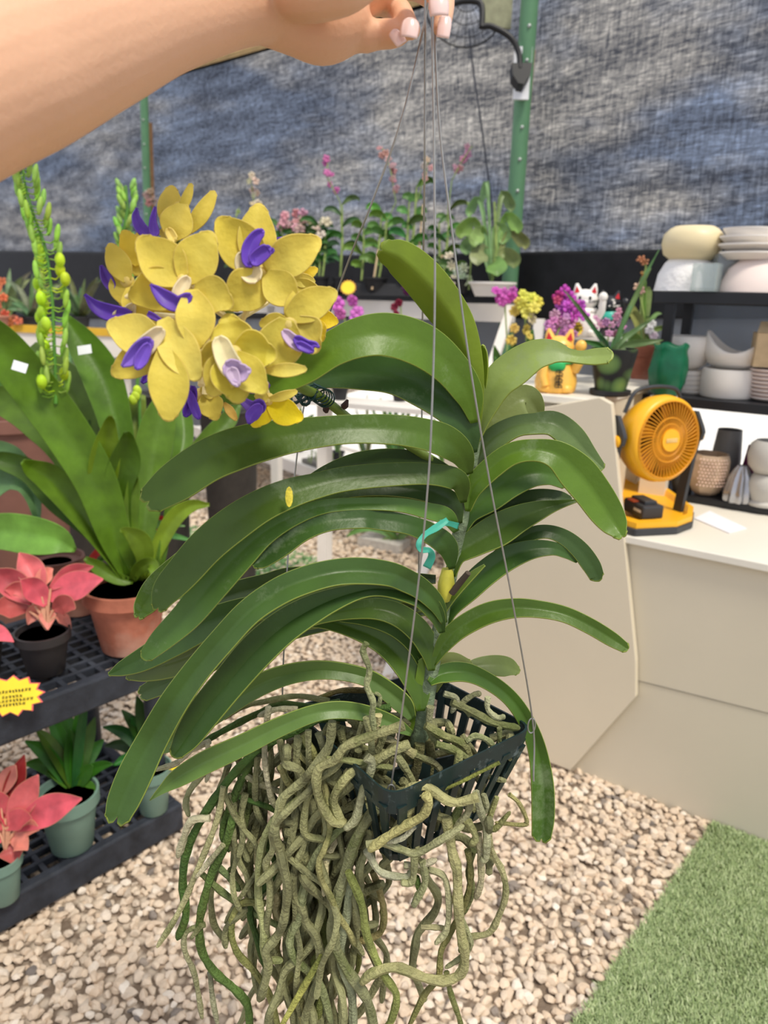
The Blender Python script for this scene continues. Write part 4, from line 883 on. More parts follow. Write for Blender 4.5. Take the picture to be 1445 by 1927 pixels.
_c,_d,_r,_H,p=potat(-35,1262,RZ,92,84,plb,'pot'); p.build('pot',plb,t,loc=WL[t.name])
pink(t,(-35,1190),[(-40,1188,26,1208,16,K1),(-40,1170,-60,1110,22,K2),(-40,1170,-5,1150,18,K5)],_d-.05)
c,d,r,H,p=potat(8,1690,RZ0,76,96,plg,'pot')
t=thing('pink_aglaonema','pink-leaved plant in a pale green pot on the bottom rack shelf','potted plant',c); p.build('pot',plg,t); MB().lathe([(0,H*.9),(r*.9,H*.9)],24,c).build('soil',soil,t)
pink(t,(10,1600),[(20,1560,72,1458,24,K5),(30,1560,154,1503,28,K1),(25,1570,74,1562,17,K3),(10,1560,-34,1490,28,K2),(20,1585,52,1600,18,K3),(15,1590,28,1628,22,K4),(-5,1560,-40,1440,20,K4),(10,1540,46,1420,18,(140,40,40)),(5,1580,-50,1580,26,K1),(15,1555,20,1500,20,(214,70,92)),(5,1560,60,1540,20,K2),(0,1500,30,1440,16,(196,120,110))],d-.03)
# green potted plants on the bottom shelf
dg=(58,112,34)
c,d,r,H,p=potat(137,1590,RZ0,104,118,plg,'pot')
t=thing('green_potted_plant','dark green leafy plant in a grey-green pot on the bottom rack shelf','potted plant',c); p.build('pot',plg,t); MB().lathe([(0,H*.9),(r*.9,H*.9)],24,c).build('soil',soil,t)
fan(t,(140,1488),[(52,1395),(44,1438),(84,1335),(122,1312,14),(152,1318,13),(178,1350),(200,1392),(216,1438,11),(128,1520,14),(186,1490,13),(100,1352,15),(164,1300,9),(66,1370,13),(172,1440,14),(84,1450,14),(134,1370,14)],d,dg,14,dz=.07)
c,d,r,H,p=potat(290,1524,RZ0,70,96,plg,'pot')
t=thing('green_potted_plant','dark strappy plant potted at the open end of the bottom rack shelf','potted plant',c); p.build('pot',plg,t); MB().lathe([(0,H*.9),(r*.9,H*.9)],24,c).build('soil',soil,t)
fan(t,(288,1440),[(192,1368),(226,1336),(256,1310,15),(300,1300),(336,1344),(200,1404),(322,1292,8),(215,1440,12),(250,1350,16),(280,1320,14),(240,1400,14)],d,(52,100,40),12,dz=.06)
MB().prism([P(318,1438,d-.05),P(345,1446,d-.05),P(343,1456,d-.05),P(316,1447,d-.05)],fw*.002).build('tag',mat('yellow label',(240,214,50),.5),t,label='yellow plant tag')
# star price sign
ysg=mat('yellow card',(250,222,60),.6,.03); pke=mat('pink card edge',(238,110,110),.6,.03); ink=mat('dark ink',(70,60,40),.8)
def star(x,y,rx,ry,d,n,label,ink_=True):
    t=thing('price_sign',label,'sign',P(x,y,d)); R=np.stack([rt,up,-fw],1)@rotz(.12)
    def poly(k,z): return [P(x,y,d)+R@np.array([(rx*k*d/F)*math.cos(2*math.pi*i/(2*n))*(1 if i%2==0 else .80),(ry*k*d/F)*math.sin(2*math.pi*i/(2*n))*(1 if i%2==0 else .78),z]) for i in range(2*n)]
    MB().prism(poly(1.06,0),fw*.002).build('card_edge',pke,t,smooth=False,label='pink printed border'); MB().prism(poly(1.0,.0012),fw*.001).build('card',ysg,t,smooth=False)
    if ink_:
        m=MB()
        for row,(w,yy) in enumerate(((.62,.25),(.30,-.02),(.66,-.22),(.4,-.42))):
            xx=-w
            while xx<w:
                l=random.uniform(.05,.09); pts=[P(x,y,d)+R@np.array([rx*d/F*(xx+l*q/5),ry*d/F*(yy+.09*math.sin(q*2.1+xx*9)),.002]) for q in range(6)]
                m.tube(pts,.0006,4); xx+=l+.04
        m.build('handwriting',ink,t)
_q=onpl(22,1310,rp(0,-.012,.5),rb); star(22,1310,60,37,proj(_q)[2],13,'yellow starburst price sign with handwriting in front of the rack')
# extra pots
brn=mat('brown clay pot',(128,88,76),.75,.1,10)
c,d,r,H,p=potat(112,1130,RZ,96,88,brn,'pot',taper=.8)
t=thing('clay_pot','brown clay pot of bark standing behind the pink leaves on the rack','pot',c); p.build('pot_body',brn,t); MB().lathe([(0,H*.88),(r*.9,H*.88)],24,c).build('soil',soil,t)
c=onz(20,1330,0); dd=proj(c)[2]
ct=P(22,778,2.75); cc=np.array([ct[0],ct[1],0]); m=MB().lathe([(0,0),(.13,0),(.135,.01),(.175,ct[2]-.05),(.19,ct[2]-.045),(.19,ct[2]),(.172,ct[2]),(.165,ct[2]-.06),(0,ct[2]-.06)],40,cc)
t=thing('tall_planter','tall brown planter standing on the gravel behind the broad green leaves','planter',cc); m.build('pot_body',brn,t)
fan(t,(20,790),[(-30,700),(40,690),(0,660),(60,740)],2.7,(80,130,60),16,name='leaf')
t=thing('broad_leaf_plant','broad glossy green leaves reaching in over the pink plant from the photo edge','plant',onz(-90,1190,RZ))
MB().lathe([(0,0),(.05,0),(.07,.12),(.075,.13),(.066,.13),(0,.12)],24,onz(-90,1190,RZ)).build('pot',plb,t)
dq=1.9
gl(t,[(-85,1090,6,dq),(-50,1010,26,dq),(0,1000,34,dq-.05),(60,1008,36,dq-.08),(110,1018,26,dq-.08),(142,1036,4,dq-.05)],dq,(126,176,72),fold=.3,tilt=.2)
gl(t,[(-85,1090,6,dq),(-50,960,20,dq),(0,905,22,dq),(40,905,20,dq),(62,935,14,dq),(72,990,4,dq)],dq,(110,150,96),fold=.3,tilt=-.3)
gl(t,[(-85,1090,6,dq),(-60,900,16,dq),(-20,850,18,dq),(20,850,14,dq),(50,862,3,dq)],dq,(120,160,96),fold=.3,tilt=-.3)
c,d,r,H,p=potat(322,1130,RZ,62,70,plb,'pot')
cc=onz(330,1140,.35)
pass;t=thing('red_green_plant','small red and green leafed plant beside the terracotta pot','potted plant',rp(.05,.40,RZ))
cz=rp(.05,.40,RZ); dz=proj(cz)[2]; U_=proj(cz+np.array([0,0,.1]))
MB().lathe([(0,0),(.045,0),(.06,.09),(.066,.09),(.066,.11),(.058,.11),(0,.10)],24,cz).build('pot',terra,t)
fan(t,(U_[0],U_[1]),[(296,1000,9),(350,990,10),(372,1020,9),(300,1030,10)],dz,(120,170,90),9)
fan(t,(U_[0],U_[1]),[(334,975,8),(308,1000,8)],dz-.02,(200,60,60),8)
# ================================================================= MIDDLE BENCHES
whp=mat('white painted timber',(232,226,218),.6,.06,6); drk=mat('dark plastic tray',(34,34,36),.6,.15,20)
# low white bench
b0=onz(578,884,.30); 
def bp(s,o,z): return np.array([b0[0],b0[1],0])+wd*s-wn*o+np.array([0,0,z])
def bench(name,label,s0,s1,dep,z,rail,legs=True,P_=bp):
    t=thing(name,label,'bench',P_((s0+s1)/2,dep/2,0))
    MB().prism([P_(s0,.03,z-.03),P_(s1,.03,z-.03),P_(s1,dep-.03,z-.03),P_(s0,dep-.03,z-.03)],(0,0,.03)).build('bench_top',whp,t,smooth=False)
    MB().prism([P_(s0,0,z-rail),P_(s1,0,z-rail),P_(s1,.03,z-rail),P_(s0,.03,z-rail)],(0,0,rail+.02)).build('front_rail',whp,t,smooth=False)
    MB().prism([P_(s0,dep-.03,z-rail),P_(s1,dep-.03,z-rail),P_(s1,dep,z-rail),P_(s0,dep,z-rail)],(0,0,rail+.02)).build('back_rail',whp,t,smooth=False)
    for s in np.arange(s0+.05,s1,(s1-s0-.1)-.001):
        for o in (.06,dep-.09): MB().prism([P_(s-.025,o,0),P_(s+.025,o,0),P_(s+.025,o+.05,0),P_(s-.025,o+.05,0)],(0,0,z-.03)).build('leg',whp,t,smooth=False)
    return t
bench('plant_bench','low white plant bench behind the orchid leaves in the middle of the photo',-1.9,1.6,.62,.30,.06)
def onb(x,o=.3):
    best=min(np.linspace(-1.9,1.6,300),key=lambda s:abs(proj(bp(s,o,.30))[0]-x)); return bp(best,o,.30)
# high bench whose white rail runs across under the potted orchids
e0=P(560,560,4.05); e1=P(968,570,3.55)
ed=(e1-e0)*np.array([1,1,0]); EL=np.linalg.norm(ed); ed/=EL; en=np.array([-ed[1],ed[0],0])
HZ=(e0[2]+e1[2])/2+.0
def ep(s,o,z): return np.array([e0[0],e0[1],0])+ed*s+en*o+np.array([0,0,z])
t=thing('plant_bench','high white-railed bench carrying the row of flowering cane orchids','bench',ep(EL/2,.15,0))
MB().prism([ep(-1.1,.0,HZ-.09),ep(EL,0,HZ-.09),ep(EL,.03,HZ-.09),ep(-1.1,.03,HZ-.09)],(0,0,.085)).build('front_rail',whp,t,smooth=False)
MB().prism([ep(-1.1,.03,HZ-.03),ep(EL,.03,HZ-.03),ep(EL,.34,HZ-.03),ep(-1.1,.34,HZ-.03)],(0,0,.03)).build('bench_top',drk,t,smooth=False)
for s in (-1.0,-.2): MB().prism([ep(s,.0,0),ep(s+.05,.0,0),ep(s+.05,.05,0),ep(s,.05,0)],(0,0,HZ-.05)).build('leg',whp,t,smooth=False)
for a,b in (((962,575,3.52),(905,745,3.35)),((1014,600,3.4),(1002,700,3.4))):
    A=P(*a);B=P(*b); dr=(B-A)/(A[2]-B[2]); G=A+dr*A[2]; MB().prism([A-ed*.022,A+ed*.022,G+ed*.022,G-ed*.022],en*.03).build('leg',whp,t,smooth=False)
MB().prism([P(500,552,4.05),P(900,560,3.6),P(900,538,3.62),P(500,528,4.07)],en*.10).build('planting_trough',drk,t,smooth=False,label='dark trough behind the white rail')
# far left bench with yellow edging
l0=P(-40,622,5.0); l1=P(240,634,5.0)
lb=thing('plant_bench','far white bench with a yellow edge strip behind the tall bud spike','bench',(l0+l1)/2*np.array([1,1,0]))
dn=np.array([0,1.,0])
MB().prism([l0,l1,l1-np.array([0,0,.14]),l0-np.array([0,0,.14])],dn*.5).build('bench_top',whp,lb,smooth=False)
yel=mat('yellow edging',(222,176,52),.6,.05); MB().prism([l0+np.array([0,-.012,.05]),l1+np.array([0,-.012,.05]),l1+np.array([0,-.012,0]),l0+np.array([0,-.012,0])],dn*.03).build('edge_strip',yel,lb,smooth=False,label='yellow edge strip')
for q in (l0+np.array([.1,.1,0]),l1+np.array([-.1,.1,0])): MB().prism([q-np.array([0,0,.14]),q+np.array([.05,0,-.14]),q+np.array([.05,.05,-.14]),q+np.array([0,.05,-.14])],(0,0,-(q[2]-.14))).build('leg',whp,lb,smooth=False)
# ---- plant kit for the background
FM=mat('blossom',(230,150,200),.55,.12,60,spec=.2,trans=.25,tcol=(1,.9,1),objcol=True)
def blossom(t,x,y,d,r,col,n=5,rnd=.5,mc=None):
    m=MB(); a0=random.uniform(0,6.28); c=P(x,y,d); R=np.stack([rt,up,-fw],1)@rotx(random.uniform(-.6,.6))@roty(random.uniform(-.6,.6)); rr=r*d/F
    for k in range(n):
        a=a0+6.283*k/n+random.uniform(-.15,.15); e=R@np.array([math.cos(a),math.sin(a),.15]); s=R@np.array([-math.sin(a),math.cos(a),0]); zz=R@np.array([0,0,1]); w=rr*rnd
        V=[c,c+e*rr*.45+s*w*.7-zz*rr*.06,c+e*rr*.85+s*w*.75,c+e*rr*1.0,c+e*rr*.85-s*w*.75,c+e*rr*.45-s*w*.7-zz*rr*.06,c+e*rr*.55+zz*rr*.12]
        m.add(V,[(0,1,6),(1,2,6),(2,3,6),(3,4,6),(4,5,6),(5,0,6)])
    m.ball(c+R@np.array([0,0,rr*.15]),rr*.16,6,4)
    return m.build('flower',FM,t,color=jit(col,12),solid=.001)
canem=mat('cane',(130,150,80),.6,.25,20); stake=mat('bamboo stake',(196,170,136),.7,.1,20)
def pot_simple(t,x,y,d,w,h,m):
    c=P(x,y,d); r=w/2*d/F; H=h*d/F; MB().lathe([(0,0),(r*.75,0),(r,H*.85),(r*1.08,H*.86),(r*1.08,H),(r*.95,H),(r*.9,H*.88),(0,H*.88)],20,c).build('pot',m,t)
def cane_plant(label,x,ybase,d,canes,lc,potm=drk,pw=34,ph=26,sprays=(),stakes=(),lw=5,group=None,name='cane_orchid',nl=7):
    c=P(x,ybase,d); t=thing(name,label,'orchid' if 'orchid' in name else 'potted plant',c); pot_simple(t,x,ybase,d,pw,ph,potm)
    for (bx,tx,ty) in canes:
        y0=ybase-ph*.8; MB().tube([P(bx,y0,d),P((bx+tx)/2+2,(y0+ty)/2,d),P(tx,ty,d)],[.006,.007,.004],6).build('cane',canem,t)
        for k in range(nl):
            f=.25+.75*k/(nl-1); sx=bx+(tx-bx)*f; sy=y0+(ty-y0)*f; sd=1 if k%2 else -1; L=random.uniform(16,30); e=random.uniform(-.05,.05)
            gl(t,[(sx,sy,1.5,d),(sx+sd*L*.5,sy-L*.45,lw,d+e),(sx+sd*L,sy-L*.5,lw*.8,d+e),(sx+sd*L*1.25,sy-L*.25,.6,d+e)],d,jit(lc,14),per=3)
    for (pts,col,n,r) in sprays:
        MB().tube([P(q[0],q[1],d) for q in pts],.003,5).build('flower_stem',canem,t)
        cv=catm([np.array(q,float) for q in pts],8); m0=int(len(cv)*.45)
        for k in range(n):
            q=cv[min(len(cv)-1,m0+int((len(cv)-m0)*k/n))]; blossom(t,q[0]+random.uniform(-r,r),q[1]+random.uniform(-r,r)*.8,d+random.uniform(-.05,.05),r*random.uniform(.7,1.1),col)
    for (sx,sy,ex,ey) in stakes: MB().tube([P(sx,sy,d),P(ex,ey,d)],.0055,6).build('stake',stake,t)
    return t
PKb=(226,176,186);PKv=(206,120,176);CW=(226,218,190);MG=(214,96,196)
cane_plant('cane orchid with dense pale pink blooms right behind the yellow flowers',545,545,3.95,[(535,530,430),(550,548,425),(560,572,430),(568,566,440),(575,584,436)],(74,116,56),pw=52,sprays=[([(540,470),(540,430),(530,400)],PKb,7,10),([(560,470),(560,430),(565,405)],(220,170,176),8,11),([(575,480),(585,440),(590,410)],CW,4,9)],nl=9)
cane_plant('leafy cane orchid with one cream and pink bloom cluster beside the left basket wire',598,547,3.9,[(592,590,440),(606,612,445),(600,600,425),(586,580,450)],(66,106,50),pw=40,sprays=[([(598,480),(602,440),(603,412)],(228,208,196),5,11)],nl=9)
cane_plant('tall thin cane orchid holding a pink spray high against the shade cloth',640,548,3.88,[(640,644,385)],(84,120,60),pw=28,sprays=[([(644,470),(640,380),(616,335),(616,298)],PKv,8,8)],nl=6)
cane_plant('bright leafy cane orchid with a mottled pink spray in front of the cloth',706,549,3.85,[(680,684,430),(704,718,400),(712,728,415)],(110,156,64),pw=44,sprays=[([(716,440),(745,380),(735,320),(720,280)],(206,160,160),11,8)],stakes=[(754,545,747,480)],lw=7,nl=7)
cane_plant('dark caned orchid with a faint cream spray by the middle basket wires',765,550,3.8,[(758,770,380),(768,784,352)],(86,136,66),pw=36,sprays=[([(784,380),(800,330),(806,300)],(226,200,186),5,8)],stakes=[(782,545,796,385),(700,545,712,470)],lw=7,nl=6)
cane_plant('orchid with a thin arching pink and cream spray near the dark cable',822,551,3.75,[(824,826,420),(832,846,395)],(84,124,60),pw=34,sprays=[([(840,420),(850,340),(868,305),(888,275)],(206,150,176),9,8)],stakes=[(812,545,832,480)],nl=6)
cane_plant('pale spray orchid standing left of the pink cane orchids against the cloth',470,545,4.3,[(470,474,440),(458,440,470)],(86,120,76),pw=34,sprays=[([(478,440),(478,380),(470,325)],CW,9,8),([(450,480),(438,430),(450,390)],(176,196,110),5,5)],nl=6)
# white star orchid
t=cane_plant('small orchid with white starry flowers below the right basket wires',862,552,3.6,[(860,852,500)],(90,130,70),pw=40,nl=5)
for x,y in ((845,482),(850,500),(862,512),(872,505),(852,528),(880,528),(868,520)): blossom(t,x,y,3.55,11,(240,240,214),n=7,rnd=.28)
# drooping big-leaved plant in a white pot by the post
t=thing('drooping_leaf_plant','pale drooping broad-leaved plant in a white bowl beside the right green post','potted plant',P(925,555,3.45))
pot_simple(t,925,558,3.45,84,26,whp)
for tip in ((880,480,16),(900,500,18),(935,520,20),(965,505,16),(985,470,12),(870,450,14),(945,460,18),(910,380,7),(885,410,9),(960,400,10),(972,440,12),(895,465,14)):
    bx,by=925,530; tx,ty,w=tip; top=min(by,ty)-28; e=random.uniform(-.1,.1)
    gl(t,[(bx,by,2,3.45),((bx+tx)/2,top,w*.5,3.45),(tx,(top+ty)/2,w,3.45+e),(tx+(tx-bx)*.06,ty,1,3.45+e)],3.45,jit((134,160,100),14))
MB().tube([P(925,535,3.45),P(934,470,3.45),P(930,380,3.45)],.006,6).build('stem',canem,t)
MB().tube([P(882,545,3.5),P(890,440,3.5),P(880,380,3.5)],.004,6).build('stem',canem,t)
# magenta orchids under the rail
def yz(x,d,z): return 963.5-(((z-CH)/d-fw[2]-(x-722.5)/F*rt[2])/up[2])*F
_a=P(600,yz(600,3.25,1),3.25); _b=P(1012,yz(1012,2.88,1),2.88); _n=np.cross(_b-_a,[0,0,1]); _n/=np.linalg.norm(_n)
pb=bpy.data.objects['plant_bench.001']
MB().prism([_a-_n*.09,_b-_n*.09,_b+_n*.09,_a+_n*.09],(0,0,-.02)).build('step_board',whp,pb,smooth=False)
for q_ in (_a*.97+_b*.03,_a*.25+_b*.75): MB().prism([q_-_n*.03-[.02,0,.02],q_-_n*.03+[.02,0,-.02],q_+_n*.03+[.02,0,-.02],q_+_n*.03-[.02,0,.02]],(0,0,-(q_[2]-.02))).build('leg',whp,pb,smooth=False)
def phal(label,x,ybase,d,fl,col,leaves,lc,r=14,stems=True,potm=drk,pw=30,ph=24,n=5,rnd=.62,name='moth_orchid'):
    ybase=yz(x,d,1.0); t=thing(name,label,'orchid',P(x,ybase,d)); pot_simple(t,x,ybase,d,pw,ph,potm)
    b=(x,ybase-ph*.8)
    fan(t,b,leaves,d,lc,10,arch=.2)
    if stems:
        cx=sum(f[0] for f in fl)/len(fl); cy=sum(f[1] for f in fl)/len(fl); MB().tube([P(b[0],b[1],d),P((b[0]+cx)/2+6,(b[1]+cy)/2,d),P(cx,cy,d)],.0035,6).build('flower_stem',canem,t)
    for f in fl: blossom(t,f[0],f[1],d-.03+random.uniform(-.03,.03),f[2] if len(f)>2 else r,f[3] if len(f)>3 else col,n=n,rnd=rnd)
    return t
phal('magenta moth orchid in front of the white rail beside the yellow petals',640,740,3.2,[(612,596,11),(634,572,15),(640,590,12),(664,566,12),(672,588,14),(668,600,12)],(222,120,206),[(600,690),(690,690),(640,670)],(70,110,56))
phal('dark crimson orchid peeking above the big green leaf behind the wires',752,735,3.2,[(742,578,8),(750,570,8),(745,590,7),(762,540,8,(86,40,84)),(766,548,8,(86,40,84))],(130,40,66),[(720,680),(790,690)],(80,130,56))
phal('magenta pink orchid in front of the drooping plant near the right post',948,700,3.1,[(934,548,11),(950,552,13),(962,560,12),(945,566,12),(938,562,10),(965,548,10)],(216,104,200),[(930,650),(965,640)],(74,116,56),n=6,rnd=.45)
phal('yellow orchid with broad dark leaves between the two pink orchids',985,712,2.9,[(985,556,13),(1000,562,14),(978,572,14),(1005,580,13),(990,590,13),(1012,568,12),(968,585,11),(1000,600,12,(236,206,160)),(962,640,11),(968,618,10),(990,620,11),(995,632,10),(984,575,13)],(240,220,110),[(960,640,13),(1002,620,13),(930,670,7),(1012,668,10)],(66,110,46),n=7,rnd=.4)
MB().tube([P(655,545,3.82),P(655,566,3.82)],.003,5).build('tag_stick',stake,pb)
star(655,541,15,14,3.80,16,'small round yellow price tag above the white bench rail',ink_=False)
# ---- plants on the low white bench
for (x,y,d,lab,col,tips) in ((745,800,3.9,'spiky light green plant on the low white bench beside the back basket wire',(108,148,76),[(700,770,5),(715,748,5),(745,742,5),(775,756,5),(790,775,5),(730,760,6),(760,765,6),(705,790,5)]),
  (690,792,4.3,'thin young plant with upright stem on the low white bench',(120,144,90),[(670,770,3),(690,742,3),(705,765,3),(660,785,4)]),
  (635,800,4.2,'small green seedling on the low white bench near the flower spike',(110,140,84),[(615,780,4),(640,765,4),(655,785,4)]),
  (560,800,3.6,'low bushy green plant on the white bench below the yellow flowers',(96,140,64),[(520,790,7),(540,770,7),(565,765,7),(590,780,7),(600,795,6)]),
  (840,812,3.7,'green rosette plant on the low white bench near the orchid stem',(104,144,72),[(815,785,6),(840,770,6),(865,790,6),(850,778,5)])):
    c=onb(x,.25+.1*random.random()); u=proj(c); t=thing('bench_plant',lab,'potted plant',c); pot_simple(t,u[0],u[1],u[2],26,18,drk); fan(t,(u[0],u[1]-14),tips,u[2],col,5,arch=.3)
for (x,y,d,lab) in ((610,850,3.4,'grey tray of seedlings at the front of the low white bench'),(720,868,3.2,'tray of thin seedlings on the low white bench behind the orchid stem')):
    c=onb(x,.14); t=thing('seedling_tray',lab,'tray',c)
    MB().box(c+np.array([0,0,.02]),(.16,.08,.02),R=rotz(math.atan2(wd[1],wd[0]))).build('tray',mat('grey tray',(120,116,110),.7),t,smooth=False)
    for k in range(16):
        q=c+np.array([random.uniform(-.12,.12),random.uniform(-.08,.08),.04]); MB().tube([q,q+np.array([random.uniform(-.01,.01),0,random.uniform(.04,.1)])],.0035,5).build('seedling',canem,t)
# plant and tray on the gravel
t=thing('ground_plant','green arching plant in a pale tray on the gravel behind the orchid stem','potted plant',onz(745,1040,0))
MB().box(onz(722,1022,.03),(.14,.07,.03),R=rotz(-.5)).build('tray',mat('pale tray',(206,200,190),.7),t,smooth=False)
fan(t,(745,1015),[(650,1010,9),(700,1060,10),(690,985,8),(740,1075,12),(780,1060,10),(720,980,9),(790,1000,9)],proj(onz(745,1020,.05))[2],(120,156,84),10,arch=.3)
# left-hand distant plants
for (x,y,d,lab,col,n,sp) in ((60,600,5.2,'grey-green feathery bush on the far bench behind the bud spike',(120,136,96),26,60),(150,600,5.4,'dark grey-green bush with dry tips left of the yellow flowers',(96,116,76),22,46),(10,590,5.6,'faded green bush at the photo edge on the far bench',(130,140,104),18,50)):
    t=thing('feathery_bush',lab,'bush',P(x,y+20,d)); pot_simple(t,x,y+22,d,40,26,drk)
    fan(t,(x,y),[(x+random.uniform(-sp,sp),y-random.uniform(10,85),random.uniform(3,7)) for k in range(n)],d,col,5,arch=.3,dz=.2)
t=thing('orange_flower_plant','orange flowered plant at the left photo edge on the far bench','potted plant',P(5,612,5.0)); pot_simple(t,5,614,5.0,50,20,terra)
for x,y in ((0,545),(6,560),(-4,575),(10,590),(0,600),(20,606),(34,604),(4,530)): blossom(t,x,y,4.95,9,(226,130,90))
fan(t,(5,605),[(-20,580,5),(25,585,5),(5,560,5)],5.0,(100,130,70),5)
t=thing('pale_orchid','pale pink dried orchid spray beside the left steel post','orchid',P(286,560,6.2)); pot_simple(t,286,560,6.2,20,16,drk)
MB().tube([P(286,548,6.2),P(290,420,6.2),P(281,365,6.2)],.005,5).build('flower_stem',canem,t)
for x,y in ((276,368),(286,374),(283,360),(292,380),(280,382),(128,455)): 
    if x>200: blossom(t,x,y,6.15,8,(170,136,130))
# bushes low left, behind the strap plant
for (x,y,d,lab,col,tips) in ((150,735,3.3,'leafy plant with pale new growth behind the tall bud spike',(118,150,90),[(90,690,10),(120,650,10),(170,640,10),(200,680,10),(140,630,8),(180,700,12)]),
   (300,740,3.6,'bushy green plant half hidden under the yellow flowers',(92,140,60),[(260,690,12),(290,670,12),(340,700,12),(350,730,10),(280,650,10),(320,660,12)]),
   (430,770,3.4,'glossy green plant below the yellow flowers beside the long leaf',(84,130,60),[(380,730,12),(410,715,12),(450,720,12),(480,740,12),(395,760,12)])):
    c=P(x,y,d); t=thing('leafy_plant',lab,'potted plant',np.array([c[0],c[1],0])); MB().lathe([(0,0),(.10,0),(.13,c[2]-.02),(.14,c[2]),(.125,c[2]),(0,c[2]-.03)],20,(c[0],c[1],0)).build('pot',mat('dark planter',(60,56,52),.7),t)
    fan(t,(x,y),tips,d,col,10,arch=.2)
# ---- clip lamp on the right post
lampm=mat('black metal',(26,26,28),.45,.1,20)
PD=proj(onpl(981,150,wA+wn*.13,wn))[2]; q=P(978,130,PD-.1); t=thing('clip_lamp','black round wire-cage fan lamp clamped to the right green post','lamp',q)
MB().tube(catm([P(978,130,PD-.12),P(976,100,PD-.12),P(960,70,PD-.13),P(925,50,PD-.13),P(905,50,PD-.13)],6),.013,10).build('arm',lampm,t)
MB().tube(catm([P(906,52,PD-.13),P(907,20,PD-.13),P(900,4,PD-.13),P(870,2,PD-.13),P(840,10,PD-.13)],6),.014,10).build('bracket',lampm,t)
MB().prism([P(963,118,PD-.13),P(1002,118,PD-.13),P(998,140,PD-.13),P(986,158,PD-.13),P(975,156,PD-.13),P(965,140,PD-.13)],fw*.07).build('clamp',lampm,t,smooth=False)
cg=MB(); R=np.stack([rt,up,-fw],1)@rotx(.5)
for k in range(24):
    a=k*math.pi/24*2; cg.tube([P(880,-6,3.5)+R@np.array([math.cos(a)*r*.20,math.sin(a)*r*.20,-.05*(r*r)]) for r in (.15,.6,1)],.0016,4)
for r in (.3,.55,.8,1.0): cg.tube([P(880,-6,3.5)+R@np.array([math.cos(a)*r*.20,math.sin(a)*r*.20,-.05*r*r]) for a in np.linspace(0,6.2832,30)],.002 if r<1 else .004,4)
cg.build('cage',lampm,t)
MB().box(P(935,12,PD-.02),(.07,.01,.09)).build('back_plate',mat('olive plate',(150,150,120),.6),t)
o=MB().box(P(981,165,PD-.06),(.035,.01,.05)).build('wall_label',wt,smooth=False); tag(o,'white label taped to the right green post under the black clamp','label')
o=MB().box(P(984,105,PD-.06),(.04,.01,.035)).build('wall_label',wt,smooth=False); tag(o,'pale tape wrapped on the right green post above the black clamp','label')
m=MB().tube(catm([P(883,60,3.7),P(890,130,3.72),P(905,230,3.74),P(918,330,3.76),P(924,375,3.76),P(930,470,3.76)],8),.0045,6); o=m.build('power_cable',mat('dark cable',(54,58,70),.6)); tag(o,'thin dark cable hanging from the black lamp in front of the cloth','cable')
# ================================================================= RIGHT: COUNTER, CABINET, SHELF
def kp(s,o,z): return np.array([cA[0],cA[1],0])+cd*s+cin*o+np.array([0,0,z])
crm=mat('cream laminate',(214,204,182),.45,.03,2,spec=.35); crw=mat('white laminate',(232,226,212),.4,.03,3,spec=.4)
t=thing('counter','cream sales counter on the right with a white top, carrying the yellow fan','counter',kp(.75,.23,0))
MB().prism([kp(.03,0,0),kp(1.5,0,0),kp(1.5,.52,0),kp(.03,.52,0)],(0,0,.79)).build('counter_body',crm,t,smooth=False)
MB().prism([kp(.03,-.02,.79),kp(1.5,-.02,.79),kp(1.5,.75,.79),kp(.03,.75,.79)],(0,0,.022)).build('worktop',crw,t,smooth=False,bevel=.003)
a=onpl(1180,1275,cA-cin*.001,cin); b=onpl(1460,1345,cA-cin*.001,cin)
MB().prism([a,b,b-np.array([0,0,.003]),a-np.array([0,0,.003])],-cin*.001).build('panel_seam',mat('seam',(150,142,126),.7),t,smooth=False)
t=thing('tall_cabinet','tall cream cabinet with an angled front panel beside the counter, carrying the lucky cats','cabinet',kp(-.2,.17,0))
MB().prism([kp(-.37,.02,0),kp(.025,.02,0),kp(.025,.36,0),kp(-.37,.36,0)],(0,0,1.155)).build('cabinet_body',crm,t,smooth=False)
MB().prism([kp(-.39,-.01,1.155),kp(.03,-.01,1.155),kp(.03,.62,1.155),kp(-.39,.62,1.155)],(0,0,.022)).build('cabinet_top',crw,t,smooth=False,bevel=.003)
MB().prism([kp(-.02,.5,0),kp(.025,.5,0),kp(.025,.6,0),kp(-.02,.6,0)],(0,0,1.155)).build('leg',crw,t,smooth=False)
pts=[onpl(x,y,cA-cin*.028,cin) for x,y in ((835,800),(1128,748),(1150,760),(1196,1245),(1196,1312),(1073,1450),(835,1358))]
pts=[np.array([p[0],p[1],max(p[2],.004)]) for p in pts]
MB().prism(pts,cin*.024).build('front_panel',mat('cream panel',(220,208,184),.5,.03,2),t,smooth=False,bevel=.002,label='cream front panel with angled cut corner')
# shelf unit
shm=mat('black shelf board',(26,28,32),.4,.1,12)
SO=.46; t=thing('display_shelf','black three-tier shelf unit holding pale pots and plates at the right edge','shelf',kp(.7,SO+.13,.812))
for z,th in ((.815,.02),(1.118,.03),(1.435,.035)):
    s0=.02 if z>.9 else .05; MB().prism([kp(s0,SO,z),kp(1.3,SO,z),kp(1.3,SO+.28,z),kp(s0,SO+.28,z)],(0,0,th)).build('shelf_board',shm,t,smooth=False,bevel=.002)
for s in (.07,.62,1.22):
    for o in (SO+.02,SO+.25): MB().prism([kp(s-.015,o-.012,.83),kp(s+.015,o-.012,.83),kp(s+.015,o+.012,.83),kp(s-.015,o+.012,.83)],(0,0,.61)).build('post',shm,t,smooth=False)
wbk=mat('rough white foam sheet',(246,242,234),.9,.06,40,bump=.9,bscale=26,spec=.1,trans=.5,tcol=(1,1,1))
